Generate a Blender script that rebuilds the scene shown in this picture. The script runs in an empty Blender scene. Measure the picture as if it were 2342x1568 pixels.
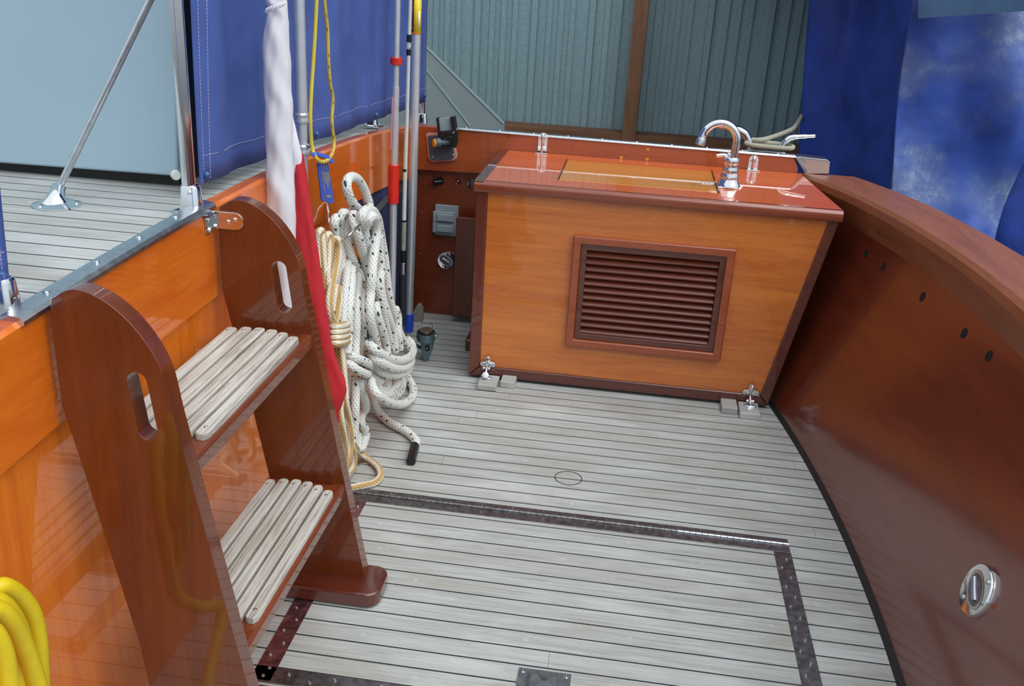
import bpy, bmesh, math, random
from mathutils import Vector, Matrix
random.seed(7)
SC = bpy.context.scene
COL = SC.collection
PI = math.pi

# ------------------------------------------------------------------ helpers
def new_mat(name):
    m = bpy.data.materials.new(name); m.use_nodes = True
    nt = m.node_tree
    b = nt.nodes['Principled BSDF']
    return m, nt, b

def nd(nt, typ, **kw):
    n = nt.nodes.new(typ)
    for k, v in kw.items():
        setattr(n, k, v)
    return n

def lk(nt, a, b): nt.links.new(a, b)

def srgb(r, g, b):
    def f(c):
        c /= 255.0
        return c / 12.92 if c <= 0.04045 else ((c + 0.055) / 1.055) ** 2.4
    return (f(r), f(g), f(b), 1)

def coords(nt, scale=(1, 1, 1), uv=False):
    tc = nd(nt, 'ShaderNodeTexCoord'); mp = nd(nt, 'ShaderNodeMapping')
    mp.inputs['Scale'].default_value = scale
    lk(nt, tc.outputs['UV' if uv else 'Object'], mp.inputs['Vector'])
    return mp.outputs['Vector']

def noise(nt, vec, scale=5, detail=6, rough=0.6, dist=0):
    n = nd(nt, 'ShaderNodeTexNoise')
    n.inputs['Scale'].default_value = scale; n.inputs['Detail'].default_value = detail
    n.inputs['Roughness'].default_value = rough; n.inputs['Distortion'].default_value = dist
    lk(nt, vec, n.inputs['Vector'])
    return n.outputs['Fac']

def ramp(nt, fac, stops):
    r = nd(nt, 'ShaderNodeValToRGB')
    e = r.color_ramp.elements
    while len(e) < len(stops): e.new(0.5)
    for el, (p, c) in zip(e, stops):
        el.position = p; el.color = c
    lk(nt, fac, r.inputs['Fac'])
    return r.outputs['Color']

def math_n(nt, op, a, b=None, c=None):
    n = nd(nt, 'ShaderNodeMath', operation=op)
    for i, v in enumerate((a, b, c)):
        if v is None: continue
        if isinstance(v, (int, float)): n.inputs[i].default_value = v
        else: lk(nt, v, n.inputs[i])
    return n.outputs[0]

def mix(nt, fac, a, b, blend='MIX'):
    n = nd(nt, 'ShaderNodeMix', data_type='RGBA', blend_type=blend)
    if isinstance(fac, (int, float)): n.inputs['Factor'].default_value = fac
    else: lk(nt, fac, n.inputs['Factor'])
    for v, i in ((a, 6), (b, 7)):
        if isinstance(v, tuple): n.inputs[i].default_value = v
        else: lk(nt, v, n.inputs[i])
    return n.outputs[2]

def bump(nt, b, h, strength=0.3, dist=0.002):
    n = nd(nt, 'ShaderNodeBump')
    n.inputs['Strength'].default_value = strength; n.inputs['Distance'].default_value = dist
    lk(nt, h, n.inputs['Height']); lk(nt, n.outputs['Normal'], b.inputs['Normal'])

def plain(name, col, rough=0.5, metal=0.0, coat=0.0, spec=None, var=0.0, vscale=30, bumps=0.0):
    m, nt, b = new_mat(name)
    b.inputs['Roughness'].default_value = rough; b.inputs['Metallic'].default_value = metal
    b.inputs['Coat Weight'].default_value = coat
    if coat: b.inputs['Coat Roughness'].default_value = 0.05
    if spec is not None: b.inputs['Specular IOR Level'].default_value = spec
    v = coords(nt)
    f = noise(nt, v, vscale, 4)
    k = 1 - var
    dark = tuple(c * k for c in col[:3]) + (1,)
    lite = tuple(min(1, c * (1 + var)) for c in col[:3]) + (1,)
    lk(nt, ramp(nt, f, [(0.3, dark), (0.7, lite)]), b.inputs['Base Color'])
    if bumps: bump(nt, b, f, bumps)
    return m

def wood(name, dark, lite, grain=(3, 40, 40), coat=1.0, rough=0.35, coat_rough=0.04, spots=None, contrast=(0.3, 0.72)):
    m, nt, b = new_mat(name)
    v = coords(nt, grain)
    f1 = noise(nt, v, 1.0, 8, 0.62, 0.6)
    f2 = noise(nt, coords(nt, tuple(g * 9 for g in grain)), 1.0, 4, 0.75)
    f = math_n(nt, 'ADD', math_n(nt, 'MULTIPLY', f1, 0.6), math_n(nt, 'MULTIPLY', f2, 0.4))
    c = ramp(nt, f, [(contrast[0], dark), (contrast[1], lite)])
    # broad slow tone changes between the veneers
    f3 = noise(nt, coords(nt, (grain[0] * .35, grain[1] * .12, grain[2] * .12)), 1.0, 2)
    c = mix(nt, math_n(nt, 'MULTIPLY', f3, 0.35), c, dark)
    lk(nt, c, b.inputs['Base Color'])
    b.inputs['Roughness'].default_value = rough
    b.inputs['Coat Weight'].default_value = coat
    b.inputs['Coat Roughness'].default_value = coat_rough
    return m

def metal(name, col=(0.78, 0.79, 0.8, 1), rough=0.12, streak=0.0):
    m, nt, b = new_mat(name)
    b.inputs['Metallic'].default_value = 1
    v = coords(nt, (60, 60, 60))
    f = noise(nt, v, 1.0, 4)
    lk(nt, ramp(nt, f, [(0.35, tuple(c * (1 - streak) for c in col[:3]) + (1,)), (0.65, col)]), b.inputs['Base Color'])
    r = math_n(nt, 'MULTIPLY_ADD', f, 0.1 + streak * 0.3, rough)
    lk(nt, r, b.inputs['Roughness'])
    return m

def teak_deck(name, seams=True, tint=1.0, stain=False):
    m, nt, b = new_mat(name)
    tc = nd(nt, 'ShaderNodeTexCoord'); sx = nd(nt, 'ShaderNodeSeparateXYZ')
    lk(nt, tc.outputs['Object'], sx.inputs[0])
    X, Y = sx.outputs[0], sx.outputs[1]
    yy = math_n(nt, 'MULTIPLY_ADD', Y, 20.0, 0.015)
    pl = math_n(nt, 'FLOOR', yy)
    wn = nd(nt, 'ShaderNodeTexWhiteNoise', noise_dimensions='1D'); lk(nt, pl, wn.inputs['W'])
    fr = math_n(nt, 'FRACT', yy)
    # grain runs along X and shifts from plank to plank
    cx = nd(nt, 'ShaderNodeCombineXYZ')
    lk(nt, math_n(nt, 'MULTIPLY_ADD', wn.outputs['Value'], 13.0, math_n(nt, 'MULTIPLY', X, 5.0)), cx.inputs[0])
    lk(nt, math_n(nt, 'MULTIPLY', Y, 190.0), cx.inputs[1])
    g = noise(nt, cx.outputs[0], 1.0, 7, 0.65, 0.8)
    cx2 = nd(nt, 'ShaderNodeCombineXYZ')
    lk(nt, math_n(nt, 'MULTIPLY', X, 3.0), cx2.inputs[0]); lk(nt, math_n(nt, 'MULTIPLY', Y, 9.0), cx2.inputs[1])
    patch = noise(nt, cx2.outputs[0], 1.0, 4, 0.6, 0.5)
    base = ramp(nt, g, [(0.25, srgb(142, 144, 140)), (0.5, srgb(174, 178, 175)), (0.8, srgb(200, 206, 205))])
    base = mix(nt, math_n(nt, 'MULTIPLY', wn.outputs['Value'], 0.26), base, srgb(158, 150, 138))
    base = mix(nt, math_n(nt, 'MULTIPLY', ramp_fac(nt, patch, 0.52, 0.72), 0.4), base, srgb(152, 140, 124))
    base = mix(nt, math_n(nt, 'MULTIPLY', ramp_fac(nt, patch, 0.48, 0.25), 0.55), base, srgb(212, 216, 214))
    if stain:
        # whitish scrubbed smear just forward of the hinge
        band = math_n(nt, 'MULTIPLY', ramp_fac(nt, Y, 1.815, 1.87), ramp_fac(nt, Y, 2.0, 1.96))
        cs = nd(nt, 'ShaderNodeCombineXYZ'); lk(nt, math_n(nt, 'MULTIPLY', X, 38.0), cs.inputs[0]); lk(nt, math_n(nt, 'MULTIPLY_ADD', X, 4.0, math_n(nt, 'MULTIPLY', Y, 9.0)), cs.inputs[1])
        sn = noise(nt, cs.outputs[0], 1.0, 5, 0.7, 0.8)
        base = mix(nt, math_n(nt, 'MULTIPLY', math_n(nt, 'MULTIPLY', band, ramp_fac(nt, sn, 0.4, 0.66)), 0.75), base, srgb(222, 224, 220))
    if tint != 1.0:
        base = mix(nt, 1.0, base, (tint, tint, tint * 1.02, 1), 'MULTIPLY')
    # pale wooden bungs and the odd butt joint, different on every plank
    bx = math_n(nt, 'FRACT', math_n(nt, 'MULTIPLY_ADD', X, 1.3, math_n(nt, 'MULTIPLY', wn.outputs['Value'], 17.0)))
    dx = math_n(nt, 'DIVIDE', math_n(nt, 'SUBTRACT', bx, 0.5), 1.3)
    dy = math_n(nt, 'MULTIPLY', math_n(nt, 'SUBTRACT', fr, 0.5), 0.05)
    dd = math_n(nt, 'SQRT', math_n(nt, 'ADD', math_n(nt, 'MULTIPLY', dx, dx), math_n(nt, 'MULTIPLY', dy, dy)))
    base = mix(nt, math_n(nt, 'MULTIPLY', math_n(nt, 'LESS_THAN', dd, 0.0050), 0.3), base, srgb(214, 214, 206))
    jx = math_n(nt, 'FRACT', math_n(nt, 'MULTIPLY_ADD', X, 0.28, math_n(nt, 'MULTIPLY', wn.outputs['Value'], 29.0)))
    base = mix(nt, math_n(nt, 'MULTIPLY', math_n(nt, 'LESS_THAN', math_n(nt, 'ABSOLUTE', math_n(nt, 'SUBTRACT', jx, 0.5)), 0.0002), 0.5), base, srgb(70, 70, 66))
    if seams:
        d = math_n(nt, 'ABSOLUTE', math_n(nt, 'SUBTRACT', fr, 0.5))
        sm = math_n(nt, 'GREATER_THAN', d, 0.462)
        base = mix(nt, sm, base, srgb(42, 45, 48))
        h = math_n(nt, 'MULTIPLY_ADD', sm, -0.8, math_n(nt, 'MULTIPLY', g, 0.35))
        bump(nt, b, h, 0.35, 0.002)
    else:
        bump(nt, b, g, 0.3, 0.001)
    lk(nt, base, b.inputs['Base Color'])
    b.inputs['Roughness'].default_value = 0.62
    b.inputs['Specular IOR Level'].default_value = 0.35
    return m

def ramp_fac(nt, f, a, b_):
    n = nd(nt, 'ShaderNodeMapRange'); n.inputs[1].default_value = a; n.inputs[2].default_value = b_
    lk(nt, f, n.inputs[0]); return n.outputs[0]

def rope_mat(name, base, lay=0.014, fleck=None, band=None, turns=7):
    m, nt, b = new_mat(name)
    tc = nd(nt, 'ShaderNodeTexCoord'); sx = nd(nt, 'ShaderNodeSeparateXYZ')
    lk(nt, tc.outputs['UV'], sx.inputs[0])
    U, V = sx.outputs[0], sx.outputs[1]
    ul = math_n(nt, 'MULTIPLY', U, 2 * PI / lay)
    vl = math_n(nt, 'MULTIPLY', V, 2 * PI * turns)
    s1 = math_n(nt, 'SINE', math_n(nt, 'ADD', ul, vl)); s2 = math_n(nt, 'SINE', math_n(nt, 'SUBTRACT', ul, vl))
    h = math_n(nt, 'MAXIMUM', s1, s2)
    bump(nt, b, h, 0.6, 0.0012)
    c = ramp(nt, math_n(nt, 'MULTIPLY_ADD', h, 0.4, 0.55), [(0.25, tuple(x * .70 for x in base[:3]) + (1,)), (0.7, base)])
    if band:
        w = math_n(nt, 'FRACT', math_n(nt, 'MULTIPLY_ADD', V, 3.0, math_n(nt, 'MULTIPLY', U, 2.4)))
        w = math_n(nt, 'GREATER_THAN', w, 0.5)
        c = mix(nt, math_n(nt, 'MULTIPLY', w, 0.9), c, mix(nt, math_n(nt, 'MULTIPLY_ADD', h, 0.3, 0.5), tuple(x * .6 for x in band[:3]) + (1,), band))
    if fleck:
        cx = nd(nt, 'ShaderNodeCombineXYZ')
        lk(nt, math_n(nt, 'MULTIPLY_ADD', V, 1.0, math_n(nt, 'MULTIPLY', U, 34.0)), cx.inputs[0])
        lk(nt, math_n(nt, 'MULTIPLY', V, 3.0), cx.inputs[1])
        vo = nd(nt, 'ShaderNodeTexVoronoi'); vo.inputs['Scale'].default_value = 1.0
        vo.inputs['Randomness'].default_value = 0.55
        vo.voronoi_dimensions = '2D'
        lk(nt, cx.outputs[0], vo.inputs['Vector'])
        near = math_n(nt, 'LESS_THAN', vo.outputs['Distance'], 0.15)
        sp = nd(nt, 'ShaderNodeSeparateColor'); lk(nt, vo.outputs['Color'], sp.inputs[0])
        keep = math_n(nt, 'GREATER_THAN', sp.outputs[0], 0.42)
        msk = math_n(nt, 'MULTIPLY', near, keep)
        fc = mix(nt, math_n(nt, 'GREATER_THAN', sp.outputs[1], 0.5), fleck[0], fleck[1])
        c = mix(nt, msk, c, fc)
    lk(nt, c, b.inputs['Base Color'])
    b.inputs['Roughness'].default_value = 0.8
    b.inputs['Sheen Weight'].default_value = 0.15
    return m

def cloth_mat(name, c1, c2, weave=1400, patch=None, patch_scale=2.0, rough=0.85):
    m, nt, b = new_mat(name)
    v = coords(nt)
    f = noise(nt, v, 6, 4)
    c = ramp(nt, f, [(0.3, c1), (0.7, c2)])
    if patch:
        p = noise(nt, coords(nt, (1, 1, 1.3)), patch_scale, 4, 0.55, 0.1)
        c = mix(nt, math_n(nt, 'MULTIPLY', ramp_fac(nt, p, 0.44, 0.68), 0.8), c, patch)
        p2 = noise(nt, coords(nt, (26, 26, 20)), 1.0, 5, 0.75)
        c = mix(nt, math_n(nt, 'MULTIPLY', math_n(nt, 'MULTIPLY', ramp_fac(nt, p, 0.5, 0.66), ramp_fac(nt, p2, 0.48, 0.62)), 0.55), c, srgb(168, 180, 196))
    lk(nt, c, b.inputs['Base Color'])
    w = noise(nt, v, weave, 2)
    bump(nt, b, w, 0.25, 0.0008)
    b.inputs['Roughness'].default_value = rough
    return m

# ---- geometry
def box(bm, x0, x1, y0, y1, z0, z1):
    vs = [bm.verts.new((x, y, z)) for x in (x0, x1) for y in (y0, y1) for z in (z0, z1)]
    for f in ((0, 1, 3, 2), (4, 6, 7, 5), (0, 4, 5, 1), (2, 3, 7, 6), (0, 2, 6, 4), (1, 5, 7, 3)):
        bm.faces.new([vs[i] for i in f])
    return bm

def prism(bm, poly, vec, holes=()):
    """flat polygon (list of 3D points) pushed along vec, with optional holes"""
    vec = Vector(vec)
    loops = [list(poly)] + [list(h) for h in holes]
    rings = []
    edges = []
    for lp in loops:
        vs = [bm.verts.new(p) for p in lp]
        rings.append(vs)
        for i in range(len(vs)):
            edges.append(bm.edges.new((vs[i], vs[(i + 1) % len(vs)])))
    if holes:
        r = bmesh.ops.triangle_fill(bm, use_beauty=True, use_dissolve=False, edges=edges)
        faces = [g for g in r['geom'] if isinstance(g, bmesh.types.BMFace)]
    else:
        faces = [bm.faces.new(rings[0])]
    top = {}
    for vs in rings:
        for v in vs: top[v] = bm.verts.new(v.co + vec)
    for f in faces:
        bm.faces.new([top[v] for v in reversed(f.verts)])
    for vs in rings:
        n = len(vs)
        for i in range(n):
            a, b_ = vs[i], vs[(i + 1) % n]
            bm.faces.new((a, b_, top[b_], top[a]))
    bmesh.ops.recalc_face_normals(bm, faces=bm.faces[:])
    return bm

def frame_of(axis):
    a = Vector(axis).normalized()
    u = a.orthogonal().normalized(); return u, a.cross(u).normalized(), a

def lathe(bm, prof, origin, axis=(0, 0, 1), seg=28, squash=None):
    """profile of (radius, distance along axis)"""
    o = Vector(origin); u, w, a = frame_of(axis)
    if squash: u, w = Vector(squash[0]).normalized() * squash[2], Vector(squash[1]).normalized() * squash[3]
    rings = []
    for r, h in prof:
        if r < 1e-6:
            rings.append([bm.verts.new(o + a * h)])
        else:
            rings.append([bm.verts.new(o + a * h + (u * math.cos(t) + w * math.sin(t)) * r)
                          for t in (2 * PI * i / seg for i in range(seg))])
    for A, B in zip(rings, rings[1:]):
        for i in range(seg):
            j = (i + 1) % seg
            if len(A) == 1 and len(B) == 1: continue
            if len(A) == 1: bm.faces.new((A[0], B[i], B[j]))
            elif len(B) == 1: bm.faces.new((A[i], A[j], B[0]))
            else: bm.faces.new((A[i], A[j], B[j], B[i]))
    for R in (rings[0], rings[-1]):
        if len(R) > 2: bm.faces.new(R)
    bmesh.ops.recalc_face_normals(bm, faces=bm.faces[:])
    return bm

def smooth_path(pts, sub=6):
    P = [Vector(p) for p in pts]
    if len(P) < 3 or sub <= 1: return P
    out = []
    Q = [P[0] * 2 - P[1]] + P + [P[-1] * 2 - P[-2]]
    for i in range(1, len(Q) - 2):
        p0, p1, p2, p3 = Q[i - 1], Q[i], Q[i + 1], Q[i + 2]
        for k in range(sub):
            t = k / sub
            out.append(0.5 * ((2 * p1) + (p2 - p0) * t + (2 * p0 - 5 * p1 + 4 * p2 - p3) * t * t + (3 * p1 - p0 - 3 * p2 + p3) * t ** 3))
    out.append(P[-1])
    return out

def tube(bm, pts, r, seg=12, sub=6, closed_ends=True, flat=None, u0=0.0):
    P = smooth_path(pts, sub)
    n = len(P)
    uvl = bm.loops.layers.uv.verify()
    R = [r] * n if isinstance(r, (int, float)) else [r[0] + (r[-1] - r[0]) * i / (n - 1) if len(r) == 2 else
         r[min(len(r) - 1, int(i * (len(r) - 1) / (n - 1)))] for i in range(n)]
    T = []
    for i in range(n):
        d = P[min(i + 1, n - 1)] - P[max(i - 1, 0)]
        T.append(d.normalized() if d.length > 1e-9 else Vector((0, 0, 1)))
    N = T[0].orthogonal().normalized()
    rings = []; U = [u0]
    for i in range(n):
        if i:
            U.append(U[-1] + (P[i] - P[i - 1]).length)
            N = (N - T[i] * N.dot(T[i]))
            N = N.normalized() if N.length > 1e-6 else T[i].orthogonal().normalized()
        B = T[i].cross(N)
        rings.append([bm.verts.new(P[i] + (N * math.cos(a) + B * math.sin(a)) * R[i]) for a in (2 * PI * k / seg for k in range(seg))])
    for i in range(n - 1):
        for k in range(seg):
            j = (k + 1) % seg
            f = bm.faces.new((rings[i][k], rings[i][j], rings[i + 1][j], rings[i + 1][k]))
            uv = ((U[i], k / seg), (U[i], (k + 1) / seg), (U[i + 1], (k + 1) / seg), (U[i + 1], k / seg))
            for l, c in zip(f.loops, uv): l[uvl].uv = c
    if closed_ends:
        bm.faces.new(list(reversed(rings[0]))); bm.faces.new(rings[-1])
    return bm

def loft(bm, rows, cap=True):
    rings = [[bm.verts.new(p) for p in row] for row in rows]
    for A, B in zip(rings, rings[1:]):
        n = len(A)
        for i in range(n):
            bm.faces.new((A[i], A[(i + 1) % n], B[(i + 1) % n], B[i]))
    if cap:
        bm.faces.new(list(reversed(rings[0]))); bm.faces.new(rings[-1])
    bmesh.ops.recalc_face_normals(bm, faces=bm.faces[:])
    return bm

def sheet(bm, rows):
    g = [[bm.verts.new(p) for p in row] for row in rows]
    for A, B in zip(g, g[1:]):
        for i in range(len(A) - 1):
            bm.faces.new((A[i], A[i + 1], B[i + 1], B[i]))
    return bm

def BM(): return bmesh.new()

ORIGIN = {}
def obj(name, bm, mat, parent=None, bevel=0.0, seg=3, angle=35, solid=0.0, sub=0, flat=False):
    off = ORIGIN.get(parent.name, Vector((0, 0, 0))) if parent else Vector((0, 0, 0))
    if off.length: bmesh.ops.translate(bm, verts=bm.verts[:], vec=-off)
    me = bpy.data.meshes.new(name)
    if not flat:
        for f in bm.faces: f.smooth = True
    bm.to_mesh(me); bm.free()
    mats = mat if isinstance(mat, (list, tuple)) else [mat]
    for m in mats: me.materials.append(m)
    if not flat: me.set_sharp_from_angle(angle=math.radians(angle))
    o = bpy.data.objects.new(name, me); COL.objects.link(o)
    if parent:
        o.parent = parent; ORIGIN[o.name] = off
    if solid:
        md = o.modifiers.new('thick', 'SOLIDIFY'); md.thickness = solid; md.offset = 0
    if bevel:
        md = o.modifiers.new('edge', 'BEVEL'); md.width = bevel; md.segments = seg
        md.limit_method = 'ANGLE'; md.angle_limit = math.radians(30); md.harden_normals = True
    if sub:
        md = o.modifiers.new('smooth', 'SUBSURF'); md.levels = sub; md.render_levels = sub
    return o

def thing(name, label, cat, loc, group=None):
    o = bpy.data.objects.new(name, None); COL.objects.link(o)
    o.empty_display_size = 0.05
    o.location = loc
    ORIGIN[o.name] = Vector(loc)
    return tag(o, label, cat, group)

def tag(o, label=None, cat=None, group=None, kind=None):
    if label: o['label'] = label
    if cat: o['category'] = cat
    if group: o['group'] = group
    if kind: o['kind'] = kind
    return o

def struct(o): o['kind'] = 'structure'; return o

def screw(parent, pos, axis, r=0.004, mat=None, name='screw'):
    bm = BM()
    lathe(bm, [(r, 0), (r, r * .25), (r * .75, r * .6), (r * .25, r * .55), (0, r * .3)], pos, axis, seg=14)
    return obj(name, bm, mat or CHROME, parent)

# ------------------------------------------------------------------ materials
CHROME = metal('chrome', (0.82, 0.84, 0.86, 1), 0.05)
STEEL = metal('stainless', (0.62, 0.66, 0.7, 1), 0.22, 0.15)
ALU = plain('aluminium', (0.66, 0.71, 0.76, 1), 0.36, metal=0.65, var=0.05)
STRIP = metal('tarnished_strip', (0.30, 0.29, 0.30, 1), 0.33, 0.4)
TEAK = teak_deck('weathered_teak_planks')
TEAK_HATCH = teak_deck('weathered_teak_hatch', stain=True)
TEAK_SIDE = teak_deck('weathered_teak_planks_side_deck', tint=0.9)
TEAK_BARE = teak_deck('weathered_teak_bare', seams=False)
ORANGE = wood('orange_mahogany', srgb(160, 62, 8), srgb(216, 108, 26), (2.5, 26, 26))
ORANGE_V = wood('orange_mahogany_upright', srgb(206, 88, 10), srgb(248, 146, 38), (26, 26, 2.2))
PANEL = wood('golden_mahogany_panel', srgb(176, 82, 22), srgb(232, 142, 56), (2.2, 26, 34))
REDWOOD = wood('red_mahogany', srgb(84, 32, 8), srgb(128, 60, 20), (26, 26, 2.0))
REDWOOD_H = wood('red_mahogany_long', srgb(106, 40, 18), srgb(152, 70, 34), (2.0, 26, 26))
DARKWOOD = wood('dark_mahogany_trim', srgb(72, 26, 16), srgb(112, 50, 30), (2.0, 30, 30))
TOPWOOD = wood('counter_mahogany', srgb(206, 88, 34), srgb(232, 116, 50), (2.0, 30, 30), coat_rough=0.02)
LIDWOOD = wood('striped_lid_wood', srgb(200, 108, 20), srgb(246, 170, 56), (1.2, 60, 60))
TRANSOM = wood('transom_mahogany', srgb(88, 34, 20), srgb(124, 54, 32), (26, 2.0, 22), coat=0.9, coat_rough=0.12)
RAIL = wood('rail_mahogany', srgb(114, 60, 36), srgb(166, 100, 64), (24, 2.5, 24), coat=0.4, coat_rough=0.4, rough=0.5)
GUNWALE = wood('gunwale_mahogany', srgb(138, 58, 18), srgb(184, 90, 36), (2.0, 26, 26), coat_rough=0.06)
BACKWOOD = wood('back_panel_mahogany', srgb(104, 40, 14), srgb(142, 62, 24), (2.0, 26, 26), coat=0.6, coat_rough=0.2)
SHEDWOOD = wood('rough_brown_timber', srgb(104, 70, 50), srgb(164, 116, 84), (4, 30, 30), coat=0.0, rough=0.8)
SHEDWOOD_V = wood('rough_brown_timber_post', srgb(116, 80, 58), srgb(176, 126, 92), (30, 30, 3), coat=0.0, rough=0.8)
NAVY = cloth_mat('navy_canvas', srgb(62, 84, 150), srgb(78, 102, 174))
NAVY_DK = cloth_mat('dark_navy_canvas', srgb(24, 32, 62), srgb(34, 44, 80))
TARP = cloth_mat('blue_tarpaulin', srgb(22, 46, 120), srgb(38, 70, 168), weave=300, rough=0.6)
TARP_OLD = cloth_mat('weathered_blue_tarpaulin', srgb(36, 62, 142), srgb(60, 94, 190), weave=300, patch=srgb(112, 130, 164), patch_scale=2.8, rough=0.65)
THREAD = plain('pale_thread', srgb(206, 190, 214), 0.8, var=0.1)
FLAG_W = cloth_mat('white_flag_cloth', srgb(214, 212, 220), srgb(236, 234, 240), weave=1800)
FLAG_R = cloth_mat('red_flag_cloth', srgb(176, 26, 36), srgb(205, 44, 54), weave=1800)
ROPE_W = rope_mat('white_braided_rope', srgb(226, 228, 222), 0.013, fleck=(srgb(22, 92, 72), srgb(44, 62, 60)))
ROPE_G = rope_mat('gold_white_braided_rope', srgb(232, 226, 206), 0.010, band=srgb(200, 156, 78))
ROPE_Y = rope_mat('yellow_cord', srgb(232, 206, 60), 0.006)
ROPE_YR = rope_mat('yellow_cord_red_tracer', srgb(232, 200, 80), 0.006, fleck=(srgb(200, 70, 40), srgb(150, 70, 40)))
ROPE_B = rope_mat('beige_braided_line', srgb(176, 172, 152), 0.010)
BLACK = plain('black_plastic', srgb(24, 26, 30), 0.35, var=0.15)
BLACKRUB = plain('black_foam_grip', srgb(34, 36, 42), 0.75, var=0.15, bumps=0.2)
GREYPL = plain('grey_plastic', srgb(150, 164, 172), 0.45, var=0.06)
CHARCOAL = plain('charcoal_plastic', srgb(72, 82, 90), 0.4, var=0.08)
PINKRIM = plain('pale_pink_rim', srgb(206, 150, 136), 0.3, var=0.05)
YELLOW = plain('yellow_cable_sheath', srgb(216, 190, 22), 0.45, var=0.12, vscale=14)
YKNOB = plain('yellow_knob', srgb(226, 160, 24), 0.4, var=0.05)
RED = plain('red_plastic', srgb(208, 44, 32), 0.35, var=0.06)
BLUEPL = plain('blue_plastic', srgb(34, 74, 196), 0.35, var=0.06)
BLUETAG = plain('blue_tag_foam', srgb(62, 92, 190), 0.6, var=0.05)
TAGTEXT = plain('tag_yellow_print', srgb(190, 180, 90), 0.7, var=0.05)
STUD = plain('blue_snap_stud', srgb(46, 84, 140), 0.3, var=0.1)
WHITEPL = plain('white_plastic', srgb(206, 214, 210), 0.4, var=0.04)
WHITEPAINT = plain('pale_grey_paint', srgb(160, 186, 200), 0.42, var=0.03, vscale=3)
GREYPAINT = plain('grey_green_paint', srgb(138, 152, 154), 0.55, var=0.04, vscale=4)
GALV = plain('galvanised_sheet', srgb(152, 180, 186), 0.5, metal=0.1, var=0.12, vscale=60)
ROOFMAT = plain('roof_sheet', srgb(170, 178, 182), 0.7, var=0.1)
WATER = plain('dark_harbour_water', srgb(24, 34, 38), 0.08, var=0.2)
CAULK = plain('black_caulk', srgb(28, 28, 28), 0.6, var=0.1)
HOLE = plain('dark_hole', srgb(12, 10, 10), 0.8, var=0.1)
LENS = plain('red_lens', srgb(110, 14, 24), 0.1, var=0.1, coat=1.0)
GUNMETAL = plain('grey_reel_paint', srgb(96, 116, 124), 0.3, metal=0.5, var=0.05)
SILVERROD = plain('pearl_rod_blank', srgb(206, 212, 208), 0.3, var=0.05, coat=0.6)
LABELY = plain('yellow_label', srgb(240, 214, 40), 0.45, var=0.04)
LABELB = plain('dark_label_band', srgb(60, 30, 34), 0.45, var=0.1)
LABELP = plain('pink_print', srgb(216, 130, 150), 0.5, var=0.1)
LABELW = plain('white_label', srgb(232, 234, 236), 0.5, var=0.04)
ORANGEST = plain('orange_band', srgb(230, 110, 40), 0.45, var=0.05)
BRONZE = metal('dull_bronze', (0.45, 0.38, 0.28, 1), 0.35, 0.2)

# ------------------------------------------------------------------ camera, sky, light
cam_d = bpy.data.cameras.new('camera'); cam = bpy.data.objects.new('camera', cam_d); COL.objects.link(cam)
cam_d.sensor_width = 36.0; cam_d.lens = 36.0 * 2184.36 / 2342.0; cam_d.clip_start = 0.02
cam.matrix_world = Matrix(((0.9893303, -0.1005351, 0.1054429, 0.0), (0.1349675, 0.3599404, -0.9231612, 0.0), (0.054857, 0.9275428, 0.3696689, 1.2740082), (0.0, 0.0, 0.0, 1.0)))
SC.camera = cam

def x_base(y): return 0.628 - 0.0843 * (y - 1.75) ** 2          # transom face at the deck
def z_rail(y): return 0.720 - 0.0263 * (y - 1.75) ** 2          # cambered rail top
def x_low(y): return 0.800 - 0.0650 * (y - 1.75) ** 2           # transom face under the rail
def x_in(y): return 0.769 - 0.0663 * (y - 1.75) ** 2            # rail inner edge
def x_out(y): return 0.932 - 0.0500 * (y - 1.75) ** 2           # rail outer edge
def z_top(y): return 0.820 - 0.0385 * (y - 1.75) ** 2           # bulkhead top / aft deck camber
def z_seam(y): return 0.643 - 0.0400 * (y - 1.75) ** 2
YS = [-0.3 + 0.1 * i for i in range(37)]                         # -0.3 .. 3.3

# ------------------------------------------------------------------ setting: boat
bm = BM(); box(bm, -0.80, 0.68, -0.4, 3.42, -0.04, 0.0)
struct(obj('floor', bm, TEAK))
# thin black seam of caulk where deck meets transom
bm = BM()
ys = YS + [3.36]
loft(bm, [[(x_base(y) - 0.012, y, -0.002), (x_base(y) + 0.004, y, -0.002), (x_base(y) + 0.008, y, 0.010), (x_base(y) - 0.006, y, 0.003)] for y in ys])
struct(obj('trim_1', bm, CAULK))

# bulkhead on the left: upper board, lower panel
bm = BM()
yb = [-0.3 + 0.1 * i for i in range(37)] + [3.385]
loft(bm, [[(-0.770, y, z_seam(y)), (-0.770, y, z_top(y) - 0.006), (-0.776, y, z_top(y)), (-0.800, y, z_top(y)), (-0.806, y, z_seam(y))] for y in yb])
wl = struct(obj('wall_left', bm, wood('orange_mahogany_board', srgb(204, 86, 8), srgb(246, 138, 32), (26, 3, 26))))
bm = BM()
yb2 = [-0.3 + 0.1 * i for i in range(31)]
loft(bm, [[(-0.781, y, -0.01), (-0.781, y, z_seam(y) + 0.002), (-0.800, y, z_seam(y) + 0.002), (-0.800, y, -0.01)] for y in yb2 if y < 2.72])
struct(obj('wall_left_lower', bm, ORANGE_V))
bm = BM(); box(bm, -0.86, -0.80, 2.6, 3.42, -0.01, 0.55)
struct(obj('wall_left_recess', bm, BACKWOOD))

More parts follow.
